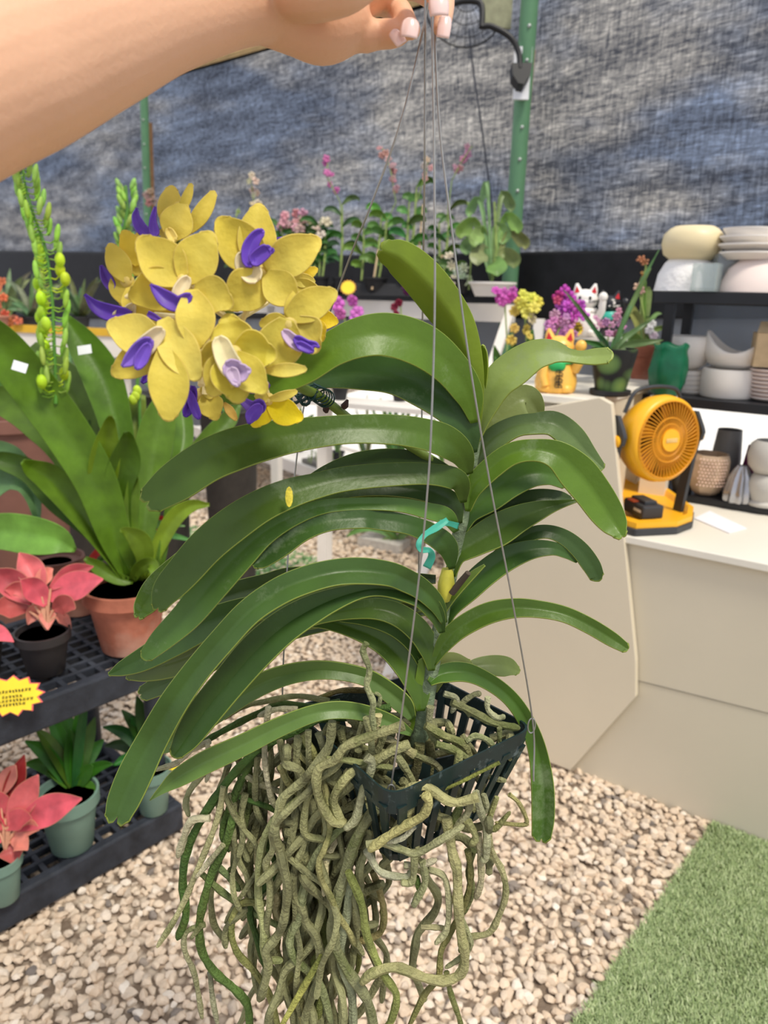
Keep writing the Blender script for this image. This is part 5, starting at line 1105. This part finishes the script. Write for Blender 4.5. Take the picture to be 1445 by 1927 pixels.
m=MB().prism([kp(.05,SO+.285,.815),kp(1.3,SO+.285,.815),kp(1.3,SO+.285,1.13),kp(.05,SO+.285,1.13)],cin*.02); 
glm=mat('clear plastic',(150,160,172),.15,.05,10,spec=.6,alpha=.35)
m=MB().prism([kp(.05,SO+.285,1.16),kp(1.3,SO+.285,1.16),kp(1.3,SO+.285,1.43),kp(.05,SO+.285,1.43)],cin*.004); o=m.build('plastic_backing',glm,smooth=False); tag(o,'grey see-through plastic sheet behind the middle shelf','panel')
# pots on shelves
cwm=mat('matt white ceramic',(232,226,218),.7,.03,10,spec=.2); crc=mat('cream ceramic',(226,210,168),.42,.04,8,spec=.4); pkc=mat('blush ceramic',(230,214,206),.75,.03,8)
def lat(name,label,cat,x,y,o_,prof,m,seg=48,grp=None,sx=1,yaw=0,smooth=True,parts=None):
    """prof in photo px (radius, height) at the foot point x,y on the plane o_ behind the counter front"""
    c=onpl(x,y,kp(0,o_,0),cin); d=proj(c)[2]; k=d/F
    mb=MB().lathe([(r*k,h*k) for r,h in prof],seg,(0,0,0),sx=sx); mb.xf(rotz(yaw),c); 
    if parts is None: o=mb.build(name,m,loc=c,smooth=smooth); tag(o,label,cat,grp); return o,c,k
    t=thing(name,label,cat,c,grp); mb.build(parts,m,t,smooth=smooth); return t,c,k
ca=math.atan2(cd[1],cd[0])
OS=SO+.12
SH3=kp(0,OS,1.47)[2]
def onshelf(x,z,o_=OS):   # screen y of a foot at column x on board height z
    # find s
    for s in np.linspace(-.3,1.5,400):
        p=kp(s,o_,z); u=proj(p)
        if u[0]>=x: return u[1]
    return u[1]
zt=1.472; zm=1.150; zl=.837
y=onshelf(1289,zt); lat('ceramic_bowl','white textured bowl turned upside down under the cream bowl on the top shelf','bowl',1289,y,OS,[(57,0),(56,3),(52,30),(42,50),(34,58),(0,58)],mat('carved white ceramic',(234,232,230),.7,.03,8,bump=.9,bscale=28),sx=1)
lat('ceramic_bowl','round cream bowl resting on the upturned white bowl on the top shelf','bowl',1299,y-58,OS,[(0,0),(36,0),(50,10),(55,28),(53,45),(42,56),(34,60),(30,58),(36,50),(40,30),(30,8),(0,6)],crc)
y=onshelf(1412,zt); lat('ceramic_bowl','blush dome bowl turned upside down at the right end of the top shelf','bowl',1412,y,OS-.02,[(58,0),(56,14),(44,42),(26,58),(14,61),(0,61)],pkc)
for k in range(4):
    o,c_,k_=lat('ceramic_plate',('white scalloped plate at the bottom of the stack on the blush dome bowl','second lowest white plate of the stack on the blush dome bowl','third white plate up of the stack on the blush dome bowl','topmost white plate of the stack on the blush dome bowl')[k],'plate',1412-(3,0,4,3)[k],y-61-15*k,OS-.02,[(0,0),(38,0),((54,58,52,46)[k],11),((54,58,52,46)[k],14),((46,50,46,42)[k],14),(36,5),(0,5)],cwm,grp='plates stacked on the blush dome bowl')
gls=mat('clear glass',(200,212,208),.05,.02,5,spec=.8,alpha=.32)
def sqvase(label,x,w,h,o_,yaw,m,fl=.9):
    y=onshelf(x,zt,o_); c=onpl(x,y,kp(0,o_,0),cin); k=proj(c)[2]/F; q=[]; W=w*k/2; H=h*k
    mb=MB(); R=rotz(ca+yaw)
    for a,b in (((-1,-1),(1,-1)),((1,-1),(1,1)),((1,1),(-1,1)),((-1,1),(-1,-1))):
        A=np.array([a[0]*W*fl,a[1]*W*fl,0]);B=np.array([b[0]*W*fl,b[1]*W*fl,0]); A2=np.array([a[0]*W,a[1]*W,H]);B2=np.array([b[0]*W,b[1]*W,H])
        n=np.cross(B-A,[0,0,1]); n/=np.linalg.norm(n); mb.prism([c+R@A,c+R@B,c+R@B2,c+R@A2],-(R@n)*.004)
    mb.prism([c+R@np.array([i*W*fl,j*W*fl,0]) for i,j in ((-1,-1),(1,-1),(1,1),(-1,1))],(0,0,.01))
    o=mb.build('glass_vase',m,smooth=False); tag(o,label,'vase')
sqvase('square clear glass vase in front of the upturned white bowl on the top shelf',1326,44,50,SO+.02,.0,gls,1.0)
sqvase('taller flared glass vase between the two upturned bowls on the top shelf',1362,54,66,SO+.12,.5,mat('grey glass',(170,176,176),.08,.02,5,spec=.8,alpha=.45),.8)
# middle shelf
y=onshelf(1295,zm); 
for k in range(5): lat('ceramic_plate',('lowest','second lowest','middle','second highest','topmost')[k]+' white plate of the stack under the large white bowl','plate',1293,y-9*k,OS+.02,[(0,0),(30,0),(36-k*1.5,6),(36-k*1.5,8),(28,8),(26,4),(0,4)],cwm,grp='plates under the large white bowl')
lat('ceramic_bowl','large wide white bowl on the plate stack behind the green bag','bowl',1288,y-46,OS+.02,[(0,0),(22,0),(36,10),(46,34),(48,52),(44,60),(40,58),(42,40),(30,12),(0,6)],cwm)
y=onshelf(1366,zm); lat('ceramic_pot','low drum-shaped white pot under the wavy bowl on the middle shelf','pot',1366,y,OS,[(0,0),(46,0),(49,4),(48,48),(46,52),(40,52),(38,10),(0,8)],cwm)
c=onpl(1374,y-52,kp(0,OS,0),cin); k_=proj(c)[2]/F; mb=MB(); seg=56
rows=[(26,0,0),(42,10,0),(50,26,0),(51,40,.5),(49,50,1),(46,50,1),(44,36,.5),(34,12,0),(0,8,0)]
for r,h,wv in rows:
    for i in range(seg):
        a=2*math.pi*i/seg; p=np.array([r*math.cos(a),r*.8*math.sin(a),h+wv*(14*math.cos(2*a)+9*math.cos(a+math.pi)-4)])*k_; mb.v.append(tuple(c+rotz(ca)@p))
mb.f=[(j*seg+i,j*seg+(i+1)%seg,(j+1)*seg+(i+1)%seg,(j+1)*seg+i) for j in range(len(rows)-1) for i in range(seg)]+[tuple(range(seg))[::-1]]; mb.mi=[0]*len(mb.f)
o=mb.build('ceramic_bowl',cwm,loc=c); tag(o,'white bowl with a swooping pointed rim on top of the drum pot','bowl')
y=onshelf(1440,zm); 
for k in range(8): lat('ceramic_plate',('lowest','second lowest','third','fourth','fifth','sixth','seventh','topmost')[k]+' thin blush plate of the stack beneath the cardboard box','plate',1446,y-7.5*k,OS-.01,[(0,0),(28,0),(33,4),(33,6),(0,5)],pkc,seg=32,grp='blush plates under the cardboard box')
c=onpl(1452,y-62,kp(0,OS-.01,0),cin); cb=mat('corrugated cardboard',(196,170,132),.85,.08,30); t=thing('cardboard_box','small brown cardboard box wrapped in clear film at the right photo edge','box',c)
MB().box(c+np.array([0,0,.052]),(.06,.05,.05),R=rotz(ca+.3)).build('carton',cb,t,smooth=False); MB().prism([c+rotz(ca+.3)@np.array(q) for q in ((-.062,-.052,.103),(.062,-.052,.103),(.03,-.02,.135),(-.05,-.01,.135))],(0,.003,0)).build('flap',cb,t,smooth=False)
# lower shelf
gy=mat('grey ceramic',(122,120,118),.5,.06,8); pk2=mat('plum ceramic',(112,34,84),.4,.06,8); slv=mat('silver glaze',(176,176,180),.25,.05,10,metal=.75); gcl=mat('stone grey ceramic',(186,182,174),.6,.05,8)
y=onshelf(1357,zl,OS+.05); lat('ceramic_vase','tall grey tapered vase behind the patterned gold vase','vase',1357,y,OS+.05,[(0,0),(27,0),(28,6),(26,60),(21,112),(19,112),(22,60),(20,8),(0,8)],gy)
y=onshelf(1320,zl,SO+.06)
t,c,k_=lat('patterned_vase','gold and blush vase with an embossed hexagon pattern beside the fan','vase',1326,y,SO+.06,[(0,0),(20,0),(26,6),(38,34),(38,66),(34,76),(30,76),(32,60),(24,10),(0,8)],mat('matt gold',(196,170,142),.5,.1,30,metal=.15),seg=8,smooth=False,parts='vase_body')
m=MB()
for j in range(9):
    for i in range(-4,5):
        a=math.atan2(-fw[1],-fw[0])+i*.16+(j%2)*.08-.2; rr=37.5*k_; m.ball(c+np.array([rr*math.cos(a),rr*math.sin(a),(22+j*6)*k_]),.0030,6,4)
m.build('embossing',mat('blush stud',(236,206,190),.5),t,label='blush raised dots')
y=onshelf(1387,zl,SO+.03); m=MB(); c=onpl(1387,y,kp(0,SO+.03,0),cin); k_=proj(c)[2]/F; seg=48; rows=[(24,0),(26,4),(25,20),(20,46),(12,62),(8,68),(5,66),(0,60)]
for r,h in rows:
    for i in range(seg): a=2*math.pi*i/seg; rr=r*(1+.10*math.cos(10*a)); m.v.append(tuple(c+np.array([rr*math.cos(a),rr*math.sin(a),h])*k_))
m.f=[(j*seg+i,j*seg+(i+1)%seg,(j+1)*seg+(i+1)%seg,(j+1)*seg+i) for j in range(len(rows)-1) for i in range(seg)]+[tuple(range(seg))[::-1]]; m.mi=[0]*len(m.f); o=m.build('ribbed_vase',slv,loc=c); tag(o,'small silver ribbed vase on the lowest shelf','vase')
y=onshelf(1410,zl,OS+.03); lat('ceramic_vase','plum purple vase behind the silver ribbed vase','vase',1412,y,OS+.03,[(0,0),(18,0),(22,10),(22,50),(17,92),(15,92),(18,50),(0,8)],pk2)
y=onshelf(1432,zl,SO+.03); lat('ceramic_bowl','grey footed bowl at the bottom of the pair on the lowest shelf','bowl',1434,y,SO+.03,[(0,0),(26,0),(27,5),(22,10),(30,30),(31,44),(24,58),(20,60),(0,58)],gcl)
lat('ceramic_bowl','grey round bowl on top of the footed grey bowl on the lowest shelf','bowl',1440,y-60,SO+.03,[(0,0),(20,0),(32,14),(36,34),(32,54),(24,62),(20,60),(28,34),(0,8)],gcl)
y=onshelf(1292,zl,SO+.05); lat('dark_pot','dark squat pot on the lowest shelf behind the yellow fan','pot',1283,y,SO+.06,[(0,0),(16,0),(22,20),(20,34),(16,34),(0,10)],mat('dark glaze',(70,68,66),.5))
# ---- yellow fan
yl=mat('yellow fan plastic',(246,180,30),.38,.03,8,spec=.5); ylg=mat('ochre grille plastic',(222,150,30),.4,.03,8); bk_=mat('charcoal plastic',(52,54,58),.45,.08,12,spec=.45)
az=math.atan2(-.91,.42); n=np.array([math.cos(az),math.sin(az),.06]); n/=np.linalg.norm(n)
fb=onz(1228,975,.812)
t=thing('cordless_fan','yellow cordless fan with round grille, dark yoke and battery base on the counter','fan',fb)
Cf=P(1258,828,2.07); R=frame_to(n); r=.112
MB().lathe([(r*.55,-.105),(r*.9,-.095),(r*1.06,-.06),(r*1.10,-.03),(r*1.06,-.006),(r*.99,.0),(r*.95,0),(r*.95,-.012),(r*.98,-.03),(r*.9,-.085),(r*.5,-.095)],56,Cf,R=R).build('housing',yl,t)
for a0 in (2.4,3.9):
    m=MB()
    for i in range(8):
        pass
m=MB(); m.lathe([(r*.28,.004),(r*.28,.010),(0,.012)],32,Cf,R=R); m.build('hub',yl,t)
m=MB()
for i in range(3): m.box(Cf+R@np.array([0,.004-.004*i,.0125]),(.020,.0012,.0006),R=R)
m.build('hub_label',mat('pale print',(236,206,140),.5),t,label='pale printed strip on the hub')
m=MB(); 
for rr in (.40,.55,.96): m.tube([Cf+R@np.array([r*rr*math.cos(a),r*rr*math.sin(a),.004]) for a in np.linspace(0,6.2832,48)],.0019,6)
for k in range(54):
    a=6.2832*k/54; pts=[]
    for q in np.linspace(.27,.97,8): b=a+.35*(q-.27); pts.append(Cf+R@np.array([r*q*math.cos(b),r*q*math.sin(b),.005-.006*q*q]))
    m.tube(pts,.0016,5)
m.build('grille',ylg,t)
m=MB().lathe([(r*.9,-.06),(0,-.06)],32,Cf,R=R); m.build('back_plate',mat('deep ochre',(120,78,20),.6),t)
for k in range(5):
    a=6.2832*k/5; m=MB(); V=[]
    for i in range(7):
        q=.2+.66*i/6
        for w_ in (-1,0,1): b=a+w_*.36+.25*q; V.append(Cf+R@np.array([r*q*math.cos(b),r*q*math.sin(b),-.028+w_*.013]))
    m.add(V,[(i*3+j,i*3+j+1,(i+1)*3+j+1,(i+1)*3+j) for i in range(6) for j in range(2)]); m.build('blade',mat('ochre blade',(200,132,30),.4),t,solid=.0015)
Cb=Cf-n*.038; side=np.cross(n,[0,0,1]); side/=np.linalg.norm(side)
for sg in (1,-1):
    if (side*sg)@rt<0: L_=sg
for sg in (1,-1):
    A=Cb+side*sg*r*1.24
    pts=catm([A+np.array([0,0,.07])-n*.03,A+np.array([0,0,.02]),A,A-np.array([0,0,.05])-n*.01,np.array([A[0],A[1],0])*1.0-side*sg*.01-n*.02+np.array([0,0,.835])],5)
    m=MB()
    for i in range(len(pts)-1):
        w=.023 if i<12 else .016; m.prism([pts[i]-n*w,pts[i]+n*w,pts[i+1]+n*w,pts[i+1]-n*w],side*sg*.012)
    m.build('yoke_arm',bk_,t)
    MB().lathe([(.017,0),(.017,.008),(.013,.011),(0,.011)],24,A+side*sg*.012,R=frame_to(side*sg)).build('pivot_knob',yl,t,label='yellow round pivot knob')
hp=[Cb+side*s_*r*.95+np.array([0,0,h])-n*.03 for s_,h in ((1,.075),(.75,.128),(.3,.142),(-.3,.142),(-.75,.128),(-1,.075))]
MB().tube(catm(hp,5),.006,8).build('handle',bk_,t)
# fan base
bp_=[(1148,905),(1205,900),(1250,925),(1306,966),(1304,984),(1275,995),(1195,999),(1158,988)]
B0=[onz(x,y,.830) for x,y in bp_]; bc=sum(B0)/len(B0)
B0=[np.array([p[0],p[1],.0]) for p in B0]; cb_=np.array([bc[0],bc[1],0])
MB().prism([cb_+(p-cb_)*1.0+np.array([0,0,.814]) for p in B0],(0,0,.020)).build('base',bk_,t,smooth=False,bevel=.003)
k=len(B0); m=MB(); o1=[cb_+(p-cb_)*.97+np.array([0,0,.834]) for p in B0]; o2=[p+np.array([0,0,.016]) for p in o1]; i2=[cb_+(p-cb_)*.84+np.array([0,0,.850]) for p in B0]; i1=[cb_+(p-cb_)*.74+np.array([0,0,.836]) for p in B0]
m.add(o1+o2+i2+i1,[f for q in range(k) for f in ((q,(q+1)%k,k+(q+1)%k,k+q),(k+q,k+(q+1)%k,2*k+(q+1)%k,2*k+q),(2*k+q,2*k+(q+1)%k,3*k+(q+1)%k,3*k+q))]+[tuple(range(3*k,4*k))]); m.build('base_tray',yl,t,smooth=False,label='yellow hollow battery tray')
bt=onz(1218,975,.842); e_=(onz(1255,985,.842)-onz(1185,950,.842)); e_[2]=0; e_/=np.linalg.norm(e_); Rb=rotz(math.atan2(e_[1],e_[0]))
bt=bt+np.array([-.005,.03,0])
MB().box(bt+np.array([0,0,.022]),(.052,.034,.020),R=Rb).build('battery',bk_,t,smooth=False,bevel=.006)
MB().box(bt+np.array([0,0,.046]),(.036,.020,.006),R=Rb).build('battery_latch',bk_,t,smooth=False,bevel=.003)
MB().box(bt+Rb@np.array([-.01,-.028,.044]),(.016,.010,.002),R=Rb).build('sticker',mat('orange sticker',(226,104,58),.5),t,smooth=False,label='orange sticker on the battery')
MB().box(bt+Rb@np.array([.024,-.0345,.024]),(.018,.0008,.004),R=Rb).build('battery_print',mat('pale print2',(206,206,200),.5),t,smooth=False,label='pale print on the battery')
# paper
q=[onz(x,y,.813) for x,y in ((1306,976),(1335,962),(1405,995),(1372,1004))]
o=MB().prism(q,(0,0,.002)).build('paper_sheet',mat('white paper',(240,240,246),.6,.02,8),smooth=False); tag(o,'white folded paper lying on the counter beside the yellow fan','paper')
# ---- on the tall cabinet
cz=1.1775
def ctop(x,y): return onz(x,y,cz)
gold=mat('gold glaze',(244,188,84),.35,.08,14,spec=.5); red_=mat('red glaze',(196,34,44),.35); grn=mat('green glaze',(52,176,96),.35,.06,20); blk=mat('black glaze',(22,22,26),.3,.1,20,spec=.6); wht=mat('white glaze',(240,236,228),.35,.03,10)
def cat(label,foot,k,body,bib,raised=1,marks=True,bell=True):
    """beckoning cat, k metres per unit; foot = base point"""
    t=thing('beckoning_cat',label,'figurine',foot); f=np.array(foot)
    d_=np.array([CP[0]-f[0],CP[1]-f[1],0]); d_/=np.linalg.norm(d_); x_=np.cross([0,0,1],d_); R=np.stack([x_,-d_,[0,0,1.]],1)   # local -y faces camera
    def L(x,y,z): return f+R@np.array([x*k,y*k,z*k])
    m=MB(); m.lathe([(0,0),(.36,.0),(.40,.05),(.42,.2),(.38,.42),(.28,.62),(.16,.74),(0,.78)],28,f,R=R*k if False else R@np.diag([k,k*.9,k]))
    m.ball(L(-.2,-.22,.10),(.14*k,.17*k,.10*k),12,8,R=R); m.ball(L(.2,-.22,.10),(.14*k,.17*k,.10*k),12,8,R=R)
    m.tube([L(-.24*raised,-.22,.55),L(-.26*raised,-.32,.32),L(-.2*raised,-.36,.14)],[.1*k,.09*k,.08*k],10)
    m.build('body',body,t)
    m=MB().ball(L(0,-.05,.86),(.31*k,.27*k,.25*k),18,12,R=R)
    for s in (-1,1): m.tube([L(s*.17,-.05,1.0),L(s*.2,-.05,1.12),L(s*.22,-.05,1.24)],[.12*k,.085*k,.03*k],10)
    m.ball(L(0,-.28,.80),(.1*k,.07*k,.07*k),10,6,R=R); m.build('head',body,t)
    m=MB()
    for s in (-1,1): m.prism([L(s*.12,-.17,1.02),L(s*.26,-.17,1.02),L(s*.215,-.13,1.18)],R@np.array([0,-.02*k,0]))
    m.build('inner_ear',red_,t,smooth=False,label='red inside of the ears')
    MB().tube([L(.34*raised,-.12,.45),L(.42*raised,-.2,.62),L(.42*raised,-.22,.84)],[.1*k,.09*k,.085*k],12).ball(L(.42*raised,-.23,.93),(.11*k,.1*k,.12*k),12,8,R=R).build('raised_paw',body,t)
    m=MB(); 
    for s in (-1,1): m.ball(L(s*.12,-.30,.90),(.035*k,.015*k,.05*k),8,6,R=R)
    m.ball(L(0,-.345,.82),(.025*k,.02*k,.02*k),8,5,R=R)
    for s in (-1,1):
        for z_ in (.80,.83): m.tube([L(s*.1,-.30,z_),L(s*.3,-.2,z_+.02)],.008*k,4)
    m.build('face_paint',blk if body is not blk else wht,t)
    MB().lathe([(.0,.56),(.26,.52),(.33,.60),(.29,.67),(.2,.68)],24,f,R=R@np.diag([k,k,k])).ball(L(0,-.30,.54),(.17*k,.07*k,.13*k),14,8,R=R).build('bib',bib,t)
    if marks:
        g=MB()
        for cy in (.42,.30,.18):
            yy=-.41+ (.42-cy)*.0
            for a,b in (((-.07,.045),(.07,.045)),((-.05,0),(.05,0)),((0,.06),(0,-.05)),((-.07,-.05),(.07,-.045)),((-.06,.05),(-.075,-.03)),((.02,.02),(.07,-.03))):
                g.tube([L(a[0]+.06,yy,cy+a[1]),L(b[0]+.06,yy,cy+b[1])],.010*k,4)
        g.build('belly_characters',blk,t,label='black brushed characters down the belly')
    return t
c=ctop(1044,737); kd=proj(c)[2]/F
cat('gold beckoning cat figurine with a green bib and black belly characters','' or c,kd*93,gold,grn)
c=P(1094,632,2.42); z0=c[2]
st=thing('display_stand','small clear-topped white stand carrying the white and black cats','stand',np.array([c[0]+.03,c[1],cz]))
sc_=np.array([c[0]+.035,c[1],0]); Rs=rotz(ca)
MB().box(sc_+np.array([0,0,z0-.006]),(.10,.055,.005),R=Rs).build('stand_top',wht,st,smooth=False)
for i,j in ((-1,-1),(1,-1),(1,1),(-1,1)): MB().box(sc_+Rs@np.array([i*.094,j*.05,0])+np.array([0,0,(cz+z0-.011)/2]),(.004,.004,(z0-.011-cz)/2),R=Rs).build('leg',gls,st,smooth=False)
cat('white beckoning cat figurine with red ears behind the pink orchid blooms',c,2.42/F*76,wht,wht,marks=False)
c3=P(1141,628,2.46); c3[2]=z0; cat('black beckoning cat figurine with a teal bib beside the white cat',c3,2.46/F*66,blk,mat('teal glaze',(64,176,156),.35),marks=False)
# pink and spotted orchids in black floral pot
c=ctop(1147,743); d=proj(c)[2]; k_=d/F
t=thing('floral_pot_orchid','black flower-patterned pot with slim strap leaves at the cabinet corner','potted plant',c)
MB().lathe([(0,0),(34*k_,0),(38*k_,3*k_),(38*k_,10*k_),(30*k_,10*k_),(0,8*k_)],28,c,R=rotz(ca)).build('saucer',drk,t)
fp=mat('floral pot',(40,42,40),.5,.2,20); 
def flo(nt,b):
    tc=[n_ for n_ in nt.nodes if n_.type=='TEX_COORD'][0]; v=N(nt,'ShaderNodeTexVoronoi',Scale=16.0); nt.links.new(tc.outputs['Object'],v.inputs['Vector']); r_=N(nt,'ShaderNodeValToRGB'); e=r_.color_ramp.elements; e[0].position=.0; e[0].color=lin((190,130,150))+(1,); e[1].position=.62; e[1].color=lin((24,26,26))+(1,); x=e.new(.16); x.color=lin((130,160,84))+(1,); x=e.new(.48); x.color=lin((84,112,60))+(1,); nt.links.new(v.outputs['Distance'],r_.inputs[0]); nt.links.new(r_.outputs[0],b.inputs['Base Color'])
tweak(fp,flo)
MB().lathe([(0,8*k_),(28*k_,8*k_),(42*k_,80*k_),(42*k_,86*k_),(39*k_,86*k_),(37*k_,76*k_),(0,76*k_)],4*9,c).build('pot',fp,t)
MB().lathe([(0,77*k_),(37*k_,77*k_)],20,c).build('soil',soil,t)
for tip,w in (((1225,505),5),((1240,470),4),((1248,640),7),((1100,600),4),((1060,545),4),((1200,650),9),((1090,640),5),((1230,600),5),((1120,625),5),((1175,620),6)):
    tx,ty=tip; bx,by=1148,668; e=random.uniform(-.04,.05)
    gl(t,[(bx,by,2.5,d),(bx+(tx-bx)*.35,by+(ty-by)*.35-8,w,d),(bx+(tx-bx)*.7,by+(ty-by)*.72-4,w*.8,d+e),(tx,ty,.6,d+e)],d,jit((84,120,70),12))
def bloomplant(name,label,base,d,fl,col,r,n=5,rnd=.5,leaves=(),lc=(80,124,56),stem=None,zc=cz):
    c=np.array(base); t=thing(name,label,'orchid',c); MB().lathe([(0,0),(.022,0),(.03,.05),(.033,.05),(.033,.058),(.028,.058),(0,.05)],20,c).build('pot',whp if False else drk,t)
    u=proj(c+np.array([0,0,.05]))
    if leaves: fan(t,(u[0],u[1]),leaves,d,lc,7)
    cx=sum(f[0] for f in fl)/len(fl); cy=sum(f[1] for f in fl)/len(fl); MB().tube([c+np.array([0,0,.05]),P((u[0]+cx)/2+4,(u[1]+cy)/2,d),P(cx,cy,d)],.0025,5).build('flower_stem',canem,t)
    for f in fl: blossom(t,f[0],f[1],d+random.uniform(-.03,.01),f[2] if len(f)>2 else r,f[3] if len(f)>3 else col,n=n,rnd=rnd)
b=ctop(1072,700)
bloomplant('moth_orchid','bright magenta orchid cluster in front of the white cat',b,2.30,[(1050,558,12,(190,60,130)),(1062,548,13),(1072,560,13),(1056,575,12),(1068,580,14),(1082,575,13),(1092,588,13),(1080,595,13),(1100,596,11),(1062,596,12),(1092,574,11),(1048,566,10,(196,70,130))],(206,96,196),12,leaves=[(1040,670),(1100,660)])
b=ctop(1022,690)
bloomplant('spotted_orchid','paler lilac pink orchid cluster above the gold cat ears',b,2.28,[(1040,604),(1048,618),(1062,608),(1058,628),(1036,620),(1070,622),(1076,608),(1044,592),(1066,596,9),(1054,606),(1080,630,9),(1030,612,9)],(216,150,196),11,rnd=.36,n=7)
b=ctop(1128,712)
bloomplant('spotted_orchid','speckled pale pink orchid spray above the floral pot',b,2.22,[(1122,600),(1130,612),(1118,618),(1140,606),(1150,612),(1160,596,9),(1164,586,8),(1170,614),(1158,628),(1146,628),(1164,604,9)],(214,160,190),9,rnd=.4,n=6)
star(1084,618,14,15,2.31,14,'yellow round price tag in front of the white cat',ink_=True)
# right-hand strap plant in tall terracotta pot on white box
wb=thing('white_box','small white box stand behind the yellow fan','box',kp(.06,.42,.812))
x0=onz(1168,716,1.168); x1=onz(1240,718,1.168); 
bc_=(x0+x1)/2; bc_[2]=0
MB().box(bc_+np.array([0,.04,(.812+1.165)/2]),(.062,.05,(1.165-.812)/2),R=rotz(-.15)).build('box_body',crw,wb,smooth=False,bevel=.003)
c=bc_+np.array([.012,.045,1.166]); d=proj(c)[2]; k_=d/F
t=thing('strap_leaf_orchid','tall strappy orchid with a withered brown bloom in a terracotta pot beside the green bag','potted plant',c)
MB().lathe([(0,0),(15*k_,0),(22*k_,44*k_),(25*k_,45*k_),(26*k_,64*k_),(23*k_,64*k_),(21*k_,58*k_),(0,56*k_)],28,c).build('pot',terra,t)
u=proj(c+np.array([0,0,60*k_])); U=(u[0],u[1])
for tx,ty,w in ((1188,590,9),(1176,575,8),(1222,540,9),(1212,520,5),(1245,590,4),(1290,655,6),(1258,620,5),(1250,690,6),(1165,640,9),(1160,700,6),(1222,600,7)):
    gl(t,[(U[0],U[1],3,d),(U[0]+(tx-U[0])*.3,U[1]+(ty-U[1])*.5-10,w,d),(U[0]+(tx-U[0])*.7,U[1]+(ty-U[1])*.85-8,w*.9,d),(tx,ty,.8,d)],d,jit((134,156,84),14))
MB().tube(catm([P(U[0],U[1],d),P(1212,600,d),P(1203,540,d),P(1215,505,d),P(1208,488,d)],5),.0035,6).build('flower_stem',canem,t)
for x,y,cc_ in ((1206,488,(190,130,100)),(1213,494,(180,120,90)),(1210,518,(150,110,70)),(1200,540,(226,200,180)),(1206,546,(200,160,150))): blossom(t,x,y,d-.01,9,cc_,n=5,rnd=.4)
for x,y in ((1226,610),(1222,622),(1230,632)): blossom(t,x,y,d-.01,9,(236,236,232),n=6,rnd=.5)
# green bag
gb=mat('green plastic film',(20,112,76),.3,.2,14,spec=.5,trans=.25,tcol=(.6,1.2,.9))
c=kp(.135,.40,.812); q=P(1250,742,2.33)
m=MB(); seg=28; base=P(1252,742,2.36); k_=2.36/F
prof=[(14,-2),(22,4),(27,22),(29,45),(28,66),(24,82),(27,92)]
for r_,h in prof:
    for i in range(seg): a=2*math.pi*i/seg; nz=1+.13*noise.noise(Vector((math.cos(a)*2,math.sin(a)*2,h*.05)))+.05*math.sin(a*7+h*.1); m.v.append(tuple(base+np.array([r_*1.2*math.cos(a)*nz,r_*.85*math.sin(a)*nz,h+3*math.sin(a*5)*(h>80)])*k_))
m.f=[(j*seg+i,j*seg+(i+1)%seg,(j+1)*seg+(i+1)%seg,(j+1)*seg+i) for j in range(len(prof)-1) for i in range(seg)]+[tuple(range(seg))[::-1]]; m.mi=[0]*len(m.f)
zb=base[2]-2*k_
o=m.build('plastic_bag',gb,solid=.001); tag(o,'crumpled dark green plastic bag between the terracotta pot and the shelf','bag')
wp=thing('white_riser','white riser block under the green plastic bag','block',np.array([base[0],base[1],.812]))
MB().box(np.array([base[0],base[1],(.812+zb)/2]),(.04,.035,(zb-.814)/2),R=rotz(-.5)).build('block',crw,wp,smooth=False)
